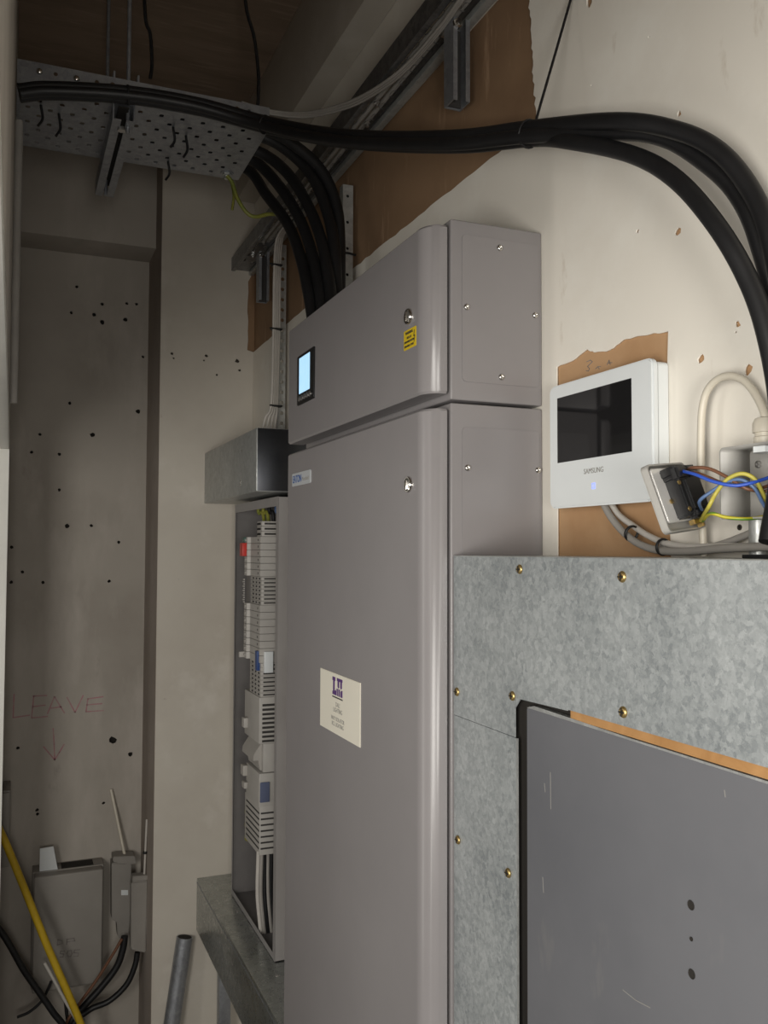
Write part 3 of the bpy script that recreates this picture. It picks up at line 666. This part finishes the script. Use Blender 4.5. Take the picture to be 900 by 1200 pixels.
# ================================================================== tray along the right wall
wt = thing('wall_cable_tray', 'dull metal cable tray bracketed along the top of the right wall', 'cable tray', (.78, 2.3, 2.80))
hl = []
y = 1.0
while y < 3.2:
    hl.append(rrect(.750, .762, y, y+.028, .005, 3)); hl.append(rrect(.785, .797, y+.02, y+.048, .005, 3)); y += .06
plate('tray_bed', 'galv_old', rect(.738, XW-.012, .2, YF-.004), hl, .0015, 'Z', 2.802, wt)
for x in (.738, XW-.0135):
    plate('tray_flange', 'galv_old', rect(.2, YF-.004, 2.802, 2.845), [], .0015, 'X', x, wt)
box('bottom_rail', 'galv_fine', XW-.022, XW-.003, .2, YF-.004, 2.786, 2.800, wt, .002)
box('bottom_rail', 'galv_old', .737, .752, .2, YF-.004, 2.796, 2.802, wt, .001)
BD = lathe_mesh([(.008, 0), (.008, .004), (.005, .006), (.005, .012), (0, .012)], (0, 0, -1), 6); BD.materials.append(M['steel'])
for y in (1.50, 1.60, 1.92, 2.02, 2.10, 2.45, 2.60, 2.95, 3.1): put('tray_bolt', BD, (.770 if int(y*10) % 2 else .785, y, 2.801), wt)
for k in range(3):
    tag(tube('tray_cable', 'grey_cable' if k else 'black', [(.755+.018*k, .2, 2.812), (.756+.018*k, 1.2, 2.811), (.754+.018*k, 2.2, 2.812), (.757+.018*k, 3.25, 2.811)], .0065, None, 7, 4),
        ('black cable lying along the wall tray', 'grey cable lying in the middle of the wall tray', 'grey cable lying in the wall tray nearest the wall')[k], 'cable')
# vertical strut stubs
for i, (yc, zb2, lab) in enumerate(((1.545, 2.622, 'short channel strut hanging below the wall tray over bare brown board'), (3.03, 2.615, 'small channel strut hanging below the wall tray at the far corner'))):
    s_ = thing('hanging_strut', lab, 'strut', (.79, yc, zb2), 'struts below the wall tray')
    prism('channel', 'galv_dark', [(.788+a, yc-.021+b) for a, b in channel_pts(.036, .041, .003, .009)], 'Z', zb2, 2.786, s_)
    box('strut_shade', 'slot', .788-.0145, .788+.0145, yc+.012, yc+.0165, zb2+.003, 2.78, s_, 0)  # dark sheet added as the shade inside the channel
    lathe('strut_bolt', 'chrome', [(.010, 0), (.010, .005), (.006, .006), (.006, .011), (0, .011)], (0, -1, 0), (.778, yc-.021, 2.772), s_, 6)
# slotted upright behind the cabinet top and a second one at the far end
hs = [circ(.800, z, .0045, 8) for z in (2.685, 2.615, 2.545, 2.475, 2.405, 2.335)]
p_ = plate('slotted_upright', 'galv_lite', rect(.786, .815, 2.0, 2.715), hs, .003, 'Y', 2.20)
q_ = tag(p_, 'bright slotted steel upright rising behind the upper cabinet', 'upright')
box('upright_return', 'galv_fine', .786, .789, 2.203, 2.225, 2.0, 2.715, q_, 0)
box('upright_backing', 'hole', .789, .8149, 2.206, 2.208, 2.0, 2.712, q_, 0)
tag(tube('cable_tie', 'black', [(.784, 2.198, 2.53), (.80, 2.196, 2.531), (.822, 2.197, 2.529)], .003, None, 6), 'black cable tie around the bright slotted upright', 'cable tie')
hs = [circ(.803, 2.13+k*.034, .0062, 8) for k in range(18)]
p_ = plate('slotted_upright', 'galv_lite', rect(.791, .815, 2.106, 2.755), hs, .002, 'Y', 2.83)
q_ = tag(p_, 'dull slotted strip standing on the trunking beside white cables', 'upright')
box('upright_return', 'galv_dark', .789, .791, 2.83, 2.855, 2.106, 2.755, q_, 0)
boxes('junction_block', 'black_plastic', [(.792, .818, 2.55, 2.58, 2.58, 2.64)], q_)
p_ = plate('slotted_upright', 'galv_lite', rect(.800, .806, 2.30, 2.66), [], .003, 'Y', 2.45)
tag(p_, 'thin pale metal strip behind the black cables above the cabinet', 'upright')
# ================================================================== heavy black cables
# three cables crossing from the tray to the right-hand wall
spine = [((17, 108), 'Y', 2.13), ((60, 106), 'Y', 2.13), ((150, 111), 'Y', 2.12), ((230, 124), 'Y', 2.11), ((310, 146), 'Y', 2.05), ((380, 160), 'Y', 1.86), ((450, 166), 'Y', 1.64), ((540, 166), 'Y', 1.38), ((620, 157), 'Y', 1.20)]
base = [un(*p, a, v) for p, a, v in spine]
base[0].x = -.006
offs = [(.000, .0095), (.0098, -.006), (-.0098, -.006)]
ends = [[((722, 142), .975), ((793, 153), .885), ((843, 178), .83), ((882, 227), .79), ((905, 290), .76), ((925, 420), .735), ((935, 600), .73)],
        [((722, 155), .995), ((779, 162), .92), ((829, 192), .86), ((864, 227), .82), ((889, 281), .785), ((910, 380), .765), ((920, 600), .76)],
        [((669, 166), 1.08), ((740, 181), .955), ((793, 211), .87), ((843, 269), .80), ((880, 335), .765), ((901, 400), .745), ((914, 480), .735), ((914, 560), .735), ((902, 636), .73)]]
labs = ['thick black cable arching highest across the cream wall at top right', 'thick black cable tucked just below the highest arch on the cream wall', 'thick black cable looping lowest to the steel ledge at right edge']
order = [0, 2, 1]
for i in range(3):
    path = []
    for k, b_ in enumerate(base):
        t = (base[min(k+1, len(base)-1)]-base[max(k-1, 0)]).normalized()
        sd = t.cross(Vector((0, 0, 1))).normalized(); upv = sd.cross(t)
        a, c = offs[i]; path.append(b_+sd*a+upv*c)
    path += [un(*p, 'Y', Y) for p, Y in ends[i]]
    if i < 2: path.append(Vector((path[-1].x, path[-1].y, 1.745)))
    rr = .0115
    tag(tube('power_cable', 'black', path, rr, None, 14, 8), labs[i], 'cable', 'cables crossing to the right wall')
def ring(name, m, c, direction, R, r, label, cat, group=None):
    d = Vector(direction).normalized(); a = d.orthogonal().normalized(); b = d.cross(a)
    bm = bmesh.new(); n = 20; k_ = 6; rings = []
    for i in range(n):
        t = 2*math.pi*i/n; e = a*math.cos(t)+b*math.sin(t)
        rings.append([bm.verts.new(Vector(c)+e*(R+r*math.cos(2*math.pi*j/k_))+d*(r*1.6*math.sin(2*math.pi*j/k_))) for j in range(k_)])
    for i in range(n):
        A, B = rings[i], rings[(i+1) % n]
        for j in range(k_): bm.faces.new((A[j], A[(j+1) % k_], B[(j+1) % k_], B[j]))
    o = link(name, finish(bm), m, None, True)
    return tag(o, label, cat, group)
for k, lab in ((8, 'cable tie around the black cables where the hanging string meets them'), (2, 'cable tie around the black cables beside the tray strut'), (4, 'cable tie around the black cables at the end of the tray')):
    ring('cable_tie', 'black', base[k], base[min(k+1, 8)]-base[k-1], .0205, .0018, lab, 'cable tie')
p1 = un(628, 142, 'Y', 1.19); p0 = un(671, -8, 'X', XW-.004)
tag(tube('suspension_string', 'black', [p1+Vector((0, 0, -.012)), p1, p1*.5+p0*.5, p0, p0+(p0-p1)*.15], .0022, None, 6), 'thin black string holding up the cable bundle against the cream wall', 'string')
# five cables dropping from the tray into the cabinet top
drop = [(2.445, [((312, 228), 2.37), ((338, 264), 2.25), ((353, 304), 2.14), ((362, 345), 2.06), ((367, 385), 2.02)]),
        (2.385, [((324, 214), 2.32), ((350, 254), 2.21), ((366, 298), 2.12), ((375, 340), 2.04), ((378, 380), 2.00)]),
        (2.325, [((336, 202), 2.27), ((362, 243), 2.18), ((378, 287), 2.10), ((386, 332), 2.03), ((389, 372), 1.99)]),
        (2.24, [((345, 183), 2.21), ((369, 212), 2.17), ((386, 258), 2.12), ((393, 305), 2.07), ((395, 360), 2.03)]),
        (2.20, [((350, 174), 2.18), ((377, 201), 2.16), ((393, 237), 2.14), ((398, 280), 2.12), ((398, 350), 2.08)])]
dl = ['leftmost thick black cable curving from tray down into the cabinet top', 'second thick black cable from the left curving into the cabinet top', 'middle thick black cable curving from tray into the cabinet top', 'fourth black cable from the left dropping beside the bright upright', 'rightmost black cable dropping from the tray beside the bright upright']
for i, (ys_, d_) in enumerate(drop):
    pts = [Vector((.30, ys_, ZT+.0175)), Vector((.48, ys_, ZT+.0175)), Vector((.585, ys_-.006, ZT+.017-.004*i*0))] + [un(*p, 'Y', Y) for p, Y in d_]
    pts[-1].x = min(pts[-1].x, .80)
    pts[-1].z = 2.294
    tag(tube('riser_cable', 'black', pts, .0148, None, 12), dl[i], 'cable', 'cables dropping into the cabinet')
# earth wire from the tray bolt
e_ = px(((266, 206), (272, 214), (278, 232), (289, 249), (300, 254), (315, 251), (335, 252)), 'Y', 2.42)
tag(tube('earth_wire', 'yellow_wire_shaded', e_, .0055, None, 8), 'yellow and green earth wire bolted under the tray end', 'wire')
tag(tube('earth_tail', 'yellow_wire_shaded', px(((272, 216), (274, 230), (272, 246)), 'Y', 2.44), .004, None, 6), 'short stub of yellow earth wire hanging from the tray bolt', 'wire')
# white cables running down to the trunking
wl_ = ['white cable nearest the far pier dropping to the trunking', 'white cable second from the far pier dropping to the trunking', 'white cable third from the far pier dropping to the trunking', 'white cable closest to the slotted strip dropping to the trunking']
for k in range(4):
    Y = 2.78+.004*k; dx = k*2.15
    pts = [un(338+dx*.6, 255, 'Y', Y-.1), un(333+dx*.7, 265, 'Y', Y-.03), un(324+dx, 282, 'Y', Y), un(321.5+dx, 320, 'Y', Y), un(320.5+dx, 390, 'Y', Y), un(318+dx, 472, 'Y', Y), un(311+dx*1.9, 490, 'Y', Y), un(305+dx*2.2, 512, 'Y', Y)]
    pts[-1].z = 2.10; pts[-1].x = max(pts[-1].x, XT+.02)
    tag(tube('white_cable', 'white_cable', pts, .0045, None, 8), wl_[k], 'cable', 'white cables above the trunking')
for y_, lab in ((311, 'top black tie around the white cables'), (386, 'middle black tie around the white cables'), (476, 'lowest black tie around the white cables')):
    c_ = un(324.5, y_, 'Y', 2.785)
    bm = bmesh.new(); bm_box(bm, c_.x-.017, c_.x+.016, c_.y-.011, c_.y+.014, c_.z-.0025, c_.z+.0025, .001, 1); bm_box(bm, c_.x-.026, c_.x-.017, c_.y-.010, c_.y-.005, c_.z-.002, c_.z+.003)
    tag(link('cable_tie', finish(bm), 'black'), lab, 'cable tie')
# grey flexes leaving the tray end and joining the wall tray
gl = ['upper pale grey flex sweeping from tray end to the wall tray', 'middle pale grey flex sweeping from tray end to the wall tray', 'lower pale grey flex sweeping from tray end to the wall tray']
for k in range(3):
    o_ = k*3.0
    pts = [un(283, 120+o_, 'Y', 2.19), un(318, 130+o_*.6, 'Y', 2.19), un(360, 132+o_*.8, 'Y', 2.12)]
    pts += [un(x, y+o_, 'Z', z) for x, y, z in ((410, 119, 2.80), (450, 97, 2.786), (480, 72, 2.784), (515, 32, 2.784), (545, -10, 2.784))]
    tag(tube('grey_flex', 'grey_cable', pts, .0038, None, 7), gl[k], 'cable', 'grey flexes between the trays')
# ================================================================== video door monitor
mo = thing('video_monitor', 'white wall-mounted video intercom monitor with black screen', 'monitor', (.81, 1.11, 1.817))
XM = .795
def tilt_box(name, m, y0, y1, z0, z1, x0, x1, r, parent, bev):
    return prism(name, m, rrect(y0, y1, z0, z1, r, 6), 'X', x0, x1, parent, bev)
tilt_box('front_bezel', 'white_plastic', .979, 1.2325, 1.8175, 2.0135, XM, XM+.011, .012, mo, .0025)
tilt_box('rear_housing', 'white_plastic', .982, 1.2295, 1.821, 2.010, XM+.011, XW-.001, .008, mo, .001)
prism('screen', 'screen_off', rect(1.0235, 1.2085, 1.889, 1.992), 'X', XM-.0005, XM+.002, mo)
text('brand_lettering', 'SAMSUNG', 'greyink', .0112, face_left(XM-.0003, 1.1135, 1.8695), mo, sx=.96, bold=0)
strokes('touch_symbol', 'led', [[(1.1165, 1.8435), (1.1165, 1.850), (1.1105, 1.850), (1.1105, 1.8435), (1.1165, 1.8435)]], .0022, 'X', XM-.0006, .0004, mo)
# ================================================================== socket plate hanging on its wires
ctr = un(795, 581, 'X', .752)
VW = (FW+RT*.33).normalized(); RW = (RT-FW*.33).normalized()
a_ = (UP*.93-RW*.32+VW*.11).normalized(); w_ = (RW*.5+UP*.07+VW*.86); w_ = (w_-a_*w_.dot(a_)).normalized(); n_ = w_.cross(a_).normalized()
MS = Matrix(((w_.x, a_.x, n_.x, ctr.x), (w_.y, a_.y, n_.y, ctr.y), (w_.z, a_.z, n_.z, ctr.z), (0, 0, 0, 1)))
so = thing('socket_faceplate', 'steel socket plate hanging back to front with black module and wires', 'socket', ctr)
def loc_obj(name, m, me, parent):
    me.transform(MS)
    bm = bmesh.new(); bm.from_mesh(me); bmesh.ops.recalc_face_normals(bm, faces=bm.faces[:]); bm.to_mesh(me); bm.free()
    return smart(link(name, me, m, parent), 35)
def loc_prism(name, m, pts, z0, z1, parent, bev=0):
    bm = bmesh.new(); A = [bm.verts.new((*p, z0)) for p in pts]; B = [bm.verts.new((*p, z1)) for p in pts]; n = len(pts)
    bm.faces.new(A); bm.faces.new(B[::-1])
    for i in range(n): bm.faces.new((A[i], A[(i+1) % n], B[(i+1) % n], B[i]))
    bmesh.ops.recalc_face_normals(bm, faces=bm.faces[:])
    if bev: bmesh.ops.bevel(bm, geom=bm.edges[:], offset=bev, segments=2, affect='EDGES')
    return loc_obj(name, m, finish(bm), parent)
H = .0435
loc_prism('plate', 'clad', rrect(-H, H, -H, H, .007), -.012, -.010, so, .0005)
loc_obj('plate_rim', 'clad', plate_mesh(rrect(-H, H, -H, H, .007), [rrect(-H+.0022, H-.0022, -H+.0022, H-.0022, .006)], .008, 'Z', -.010), so)
loc_prism('plate_inner', 'clad_inner', rrect(-H+.005, H-.014, -H+.012, H-.006, .004), -.010, -.0015, so, .001)
MS = MS @ Matrix.Translation((.007, 0, .003))
md = loc_prism('socket_module', 'black_plastic', [(-.024, -.030), (-.024, .020), (-.028, .022), (-.028, .034), (.022, .034), (.022, .026), (.027, .024), (.027, -.012), (.022, -.014), (.022, -.030)], -.010, .014, so, .002)
loc_prism('module_block', 'black_plastic', [(-.018, -.024), (-.018, .016), (.016, .016), (.016, -.024)], .014, .019, md, .002)
loc_prism('terminal_housing', 'black_plastic', [(-.030, .014), (-.030, .033), (-.006, .033), (-.006, .014)], .008, .020, md, .003)
loc_prism('terminal_housing', 'black_plastic', [(0, .016), (0, .033), (.022, .033), (.022, .016)], .008, .018, md, .003)
loc_prism('terminal_housing', 'black_plastic', [(-.016, -.034), (-.016, -.022), (.012, -.022), (.012, -.034)], .004, .018, md, .003)
for (u_, v_) in ((-.026, .012), (-.024, -.022), (-.026, -.006)):
    me = lathe_mesh([(.003, 0), (.003, .0015), (0, .002)], (0, 0, 1), 10)
    for v in me.vertices: v.co += Vector((u_, v_, -.004 if u_ == -.026 and v_ < 0 else .0142))
    loc_obj('terminal_screw', 'brass', me, so)
loc_prism('earth_terminal', 'brass', [(-.004, -.039), (-.004, -.033), (.018, -.033), (.018, -.043), (.013, -.043), (.013, -.039)], -.004, .004, so, .0006)
def sw(u_, v_, z_): return MS @ Vector((u_, v_, z_))
def wire(m, p0, rest, label, r=.0021, cat='wire', Ys=None):
    pts = [p0]+[un(x, y, 'X', X) for x, y, X in rest]
    return tag(tube('socket_wire', m, pts, r, None, 8), label, cat, 'wires of the hanging socket')
wire('blue_wire', sw(-.016, .024, .019), [(815, 556, .74), (835, 564, .745), (860, 569, .757), (880, 566, .77), (900, 560, .79), (912, 556, .80)], 'bright blue wire running from the socket module top to the steel box')
wire('brown_wire', sw(-.004, .026, .02), [(812, 548, .745), (830, 549, .75), (848, 557, .757), (868, 569, .765), (882, 574, .775), (902, 569, .80)], 'upper brown wire from the hanging socket to the steel box')
wire('brown_wire', sw(.004, .022, .018), [(816, 554, .755), (832, 560, .76), (846, 566, .765), (866, 570, .775), (890, 576, .79), (905, 574, .80)], 'lower brown wire behind the blue one, from socket to steel box')
wire('pale_blue_wire', sw(-.004, -.026, .018), [(820, 587, .745), (834, 576, .75), (850, 566, .757), (868, 562, .765), (884, 572, .775), (893, 588, .785), (900, 600, .80)], 'faded blue wire looping from the socket bottom to the steel box')
wire('yellow_bright', sw(.010, -.036, .004), [(830, 595, .748), (839, 578, .752), (852, 562, .757), (869, 555, .765), (884, 561, .775), (893, 576, .785), (899, 592, .80)], 'yellow earth wire arching from the brass terminal to the steel box', .0025)
wire('earth', sw(.014, -.037, .004), [(833, 602, .75), (850, 606, .757), (872, 608, .77), (892, 606, .79), (905, 602, .80)], 'green and yellow earth wire running low from socket to box')
# ================================================================== open steel back box on the wall
XJ = .778
jy1, jy0, jz0, jz1 = .838, .752, 1.7875, 1.8735
jb = thing('back_box', 'open grey steel socket back box fixed to the cream wall', 'back box', (.80, .795, jz0))
bo = plate('box_sides', 'clad', rrect(jy0, jy1, jz0, jz1, .006), [rrect(jy0+.002, jy1-.002, jz0+.002, jz1-.002, .0045)], XW-XJ-.001, 'X', XJ, jb)
prism('box_back', 'clad', rrect(jy0, jy1, jz0, jz1, .006), 'X', XW-.0025, XW-.0005, jb)
gx, gy = .800, .789
lathe('back_screw', 'steel', [(.0045, 0), (.0045, .002), (.002, .003), (0, .002)], (-1, 0, 0), (XW-.0025, .822, 1.8545), jb, 12)
GL = [(.0125, 0), (.0125, .008), (.011, .009), (.011, .013), (.0135, .0135), (.0135, .024), (.0105, .030), (.0075, .031), (0, .031)]
gln = lathe('cable_gland', 'cream_plastic', GL, (0, 0, 1), (gx, gy, jz1+.0005), jb, 18)
lathe('gland_nut', 'white_plastic', [(.0145, 0), (.0145, .007), (0, .007)], (0, 0, -1), (gx, gy, jz1-.0025), jb, 6)
loop = [Vector((gx, gy, jz1+.022)), Vector((gx, gy, jz1+.036))] + [un(x, y, 'X', .803) for x, y in ((886, 463), (873, 447), (857, 440.5), (842, 444), (830, 456), (823.5, 476), (821.5, 505), (821.5, 560), (823, 610), (825, 650))]
loop[-1].z = 1.744
tag(tube('white_flex', 'cream_plastic', loop, .0048, None, 10), 'cream white cable looping up from the gland of the steel back box', 'cable')
tag(tube('conduit_stub', 'galv_lite', [(.802, .803, 1.7425), (.802, .803, 1.765), (.802, .803, 1.787)], .0105, None, 16), 'short pale metal conduit between the back box and steel ledge', 'conduit')
lathe('wall_plug', 'holewall', [(.0038, 0), (.0038, .001), (.002, .0012), (.0018, -.001), (0, -.001)], (-1, 0, 0), (XW, *pyz(867, 618, XW)), wr, 10)
# grey cables below the monitor
g1 = [((707, 590), .812), ((716, 606), .805), ((730, 623), .80), ((748, 637), .796), ((772, 645), .795), ((806, 646), .79), ((842, 643), .785), ((880, 641), .78), ((915, 640), .775)]
g2 = [((716, 590), .818), ((726, 604), .814), ((742, 616), .81), ((760, 628), .806), ((782, 637), .802), ((812, 641), .80), ((846, 640), .795), ((880, 641), .79), ((915, 642), .788)]
g3 = [((775, 641), .808), ((800, 646), .806), ((822, 644), .806), ((848, 637), .81), ((872, 628), .814), ((890, 620), .816), ((912, 610), .818)]
for g_, r_, m_, lab in ((g1, .0052, 'grey_cable', 'front grey cable leaving the monitor underside along the ledge'), (g2, .0045, 'white_cable', 'paler grey cable behind, leaving the monitor underside'), (g3, .0045, 'grey_cable', 'grey cable rising along the ledge towards the back box')):
    pts = [un(*p, 'X', X) for p, X in g_]
    for p in pts: p.z = max(p.z, ZG+.0015+r_)
    tag(tube('grey_cable', m_, pts, r_, None, 9), lab, 'cable', 'cables under the monitor')
for (x, y, X), lab in (((740, 625, .80), 'black tie near the monitor on the grey cables'), ((777, 641, .797), 'black tie beside the hanging socket on the grey cables')):
    c_ = un(x, y, 'X', X)
    ring('cable_tie', 'black', c_, un(x+20, y+(10 if x < 760 else 2), 'X', X)-c_, .0105, .0016, lab, 'cable tie')
p_ = un(852, 655, 'Z', ZG+.004)
tag(box('ledge_slot_strip', 'black_plastic', .735, .75, .70, .76, ZG+.0016, ZG+.006, None, .001), 'small black strip standing in for a dark slot on the steel ledge', 'slot_mark')  # black strip added in place of a dark slot in the ledge
# ================================================================== telecom boxes low in the recess
YP = 3.50
tl, trr = un(40, 1026, 'Y', YP), un(121, 1021, 'Y', YP)
px0, px1, pz1 = tl.x, trr.x, (tl.z+trr.z)/2
pz0 = un(80, 1158, 'Y', YP).z
ph = thing('telecom_box', 'grey telecom junction box with pencilled letters and a white card', 'junction box', ((px0+px1)/2, 3.55, pz0))
box('box_base', 'phone_grey', px0-.004, px1+.006, YP+.045, YB-.0005, pz0-.004, pz1+.003, ph, .004)
box('box_cover', 'phone_grey', px0, px1, YP, YP+.05, pz0, pz1, ph, .006, 3)
boxes('open_slot', 'hole', [((px0*.6+px1*.4), px1-.03, YP+.052, YP+.115, pz1+.0015, pz1+.004)], ph, 0)
c0 = un(58, 1020, 'Y', YP+.05)
prism('tucked_card', 'white_plastic', [(c0.x-.034, c0.z-.03), (c0.x+.034, c0.z-.03), (c0.x+.012, c0.z+.085), (c0.x-.034, c0.z+.082)], 'Y', YP+.051, YP+.0525, ph)
def hand(lines, sc, ox, oy, Y): return [[pxz(ox+x/sc, oy+y/sc, Y) for x, y in l] for l in lines]
dp = hand([[(235, 765), (232, 788)], [(235, 765), (252, 770), (254, 780), (232, 788)], [(272, 764), (270, 786)], [(272, 764), (300, 760), (304, 770), (272, 775)],
           [(262, 812), (246, 812), (244, 822), (258, 824), (256, 836), (242, 836)], [(290, 809), (276, 811), (272, 822), (276, 834), (287, 833), (292, 822), (290, 809)], [(324, 806), (302, 808), (300, 818), (318, 820), (316, 832), (298, 833)]], 3.4615, 0, 880, YP)
strokes('pencil_lettering', 'pencil', dp, .0035, 'Y', YP-.0006, .0006, ph)
# splitter with narrow neck
sp = thing('cable_joint_box', 'small grey joint box with narrow neck right of the telecom box', 'joint box', (.38, 3.6, .45))
YS2 = 3.54
def P2(x, y, Y=YS2): return pxz(x, y, Y)
prism('joint_body', 'phone_grey', [P2(131, 1011), P2(131, 1078), P2(137, 1081), P2(138, 1098), P2(142, 1101), P2(150, 1099), P2(153, 1078), P2(154, 1012)], 'Y', YS2, YS2+.06, sp, .003)
prism('joint_lid', 'phone_grey', [P2(132.5, 1010), P2(132.5, 1004), P2(158, 1003), P2(160, 1012), P2(150, 1013)], 'Y', YS2-.002, YS2+.062, sp, .002)
prism('joint_sticker', 'white_plastic', [P2(142, 1043), P2(142, 1049), P2(150, 1049), P2(150, 1043)], 'Y', YS2-.0006, YS2, sp)
st0, st1 = un(147, 1006, 'Y', YS2+.03), un(130, 925, 'Y', YB-.012)
tag(tube('wooden_rod', 'cream_plastic', [st0, (st0+st1)/2, st1], .006, None, 8), 'thin beige rod leaning on the recess wall above the joint box', 'rod')
sb = thing('slim_joint_box', 'slim grey upright box overlapping the pier edge of the recess', 'joint box', (.43, 3.45, .4))
YS3 = 3.44
prism('slim_body', 'phone_grey', [P2(154, 1034, YS3), P2(153.5, 1113, YS3), P2(171, 1117, YS3), P2(173.5, 1032, YS3)], 'Y', YS3, YS3+.04, sb, .004)
prism('slim_cap', 'phone_grey', [P2(155, 1033.5, YS3), P2(156, 1027, YS3), P2(174, 1026, YS3), P2(173.5, 1031.5, YS3)], 'Y', YS3+.001, YS3+.04, sb, .002)
w0, w1 = un(169, 1027, 'Y', YS3+.02), un(172, 960, 'Y', YS3+.02)
aw = tag(tube('white_rod', 'white_cable', [w0, (w0+w1)/2, w1], .0042, None, 7), 'thin white rod standing above the slim grey box', 'rod')
ring('rod_collar', 'black', un(170, 999, 'Y', YS3+.02), w1-w0, .0062, .003, 'small black collar around the thin white rod', 'collar')
lb_ = thing('grey_wall_box', 'grey box cut off by the left picture edge in the recess', 'box', (-.02, 3.5, .65))
q0, q1 = un(12.5, 926, 'Y', 3.48), un(12.5, 1016, 'Y', 3.48)
box('box_body', 'phone_grey', -.016+.0, q0.x, 3.48, YB-.001, q1.z, q0.z, lb_, .004)
box('box_lid', 'phone_grey', -.017, q0.x-.003, 3.472, 3.48, q1.z+.006, q0.z-.006, lb_, .003)
# cables around the telecom boxes
yc_ = px(((-14, 948), (4, 982), (28, 1040), (56, 1110), (80, 1165), (99, 1212)), 'Y', 3.33) 
yc_.append(Vector((yc_[-1].x+.05, 3.36, FL+.02)))
tag(tube('yellow_cable', 'yellow_cable', yc_, .0125, None, 10), 'yellow cable slanting down across the telecom box', 'cable')
for m_, r_, Y_, pts, lab in (
    ('black', .011, 3.40, ((-8, 1080), (8, 1102), (28, 1137), (44, 1160), (62, 1186), (78, 1212)), 'black cable sweeping down from the left edge below the telecom box'),
    ('black', .0125, 3.47, ((146, 1097), (144, 1112), (136, 1134), (116, 1160), (96, 1182), (80, 1205)), 'black cable curving down from the narrow necked joint box'),
    ('black', .0105, 3.46, ((161, 1116), (158, 1132), (148, 1154), (128, 1173), (104, 1184), (84, 1206)), 'black cable curving down from the slim grey box'),
    ('brown_wire', .0055, 3.455, ((143, 1100), (130, 1122), (112, 1150), (92, 1178), (76, 1206)), 'thin dark red cable beside the black ones below the joint box'),
    ('white_cable', .0055, 3.35, ((52, 1128), (62, 1146), (76, 1172), (90, 1196), (98, 1212)), 'thin white wire alongside the yellow cable'),
    ('black', .005, 3.47, ((20, 1192), (34, 1186), (48, 1174), (56, 1160), (60, 1150)), 'thin black stub end bending below the telecom box'),
    ('black', .006, 3.46, ((72, 1150), (76, 1168), (78, 1186), (80, 1206)), 'short black cable dropping straight from the telecom box')):
    p3 = px(pts, 'Y', Y_)
    if pts[-1][1] > 1200: p3.append(Vector((p3[-1].x+.01, Y_, FL+.013)))
    tag(tube('comms_cable', m_, p3, r_, None, 9), lab, 'cable', 'cables below the telecom boxes')
# galvanised pipe leaning in the corner
pt0 = un(216.5, 1098, 'Y', YF-.035); pb = un(198, 1222, 'Y', YF-.06)
dirp = (pb-pt0).normalized(); foot = pt0+dirp*((pt0.z-FL-.004)/-dirp.z)
gp = thing('steel_pipe', 'short galvanised pipe leaning against the far pier', 'pipe', foot)
tube('pipe_wall', 'galv_dark', [foot, (foot+pt0)/2, pt0], .0285, gp, 18)
lathe('pipe_bore', 'hole', [(.0245, 0), (.0245, .0006), (0, .0006)], -dirp, pt0, gp, 18)
# conduit beside the door frame at the left edge
p_ = un(12, 300, 'Y', 2.32)
tag(tube('vertical_conduit', 'grey_cable', [(-.006, 2.30, ZH+.04), (-.006, 2.30, 2.6), (-.006, 2.30, 2.78)], .010, None, 10), 'grey conduit running up the left edge above the door frame', 'conduit')
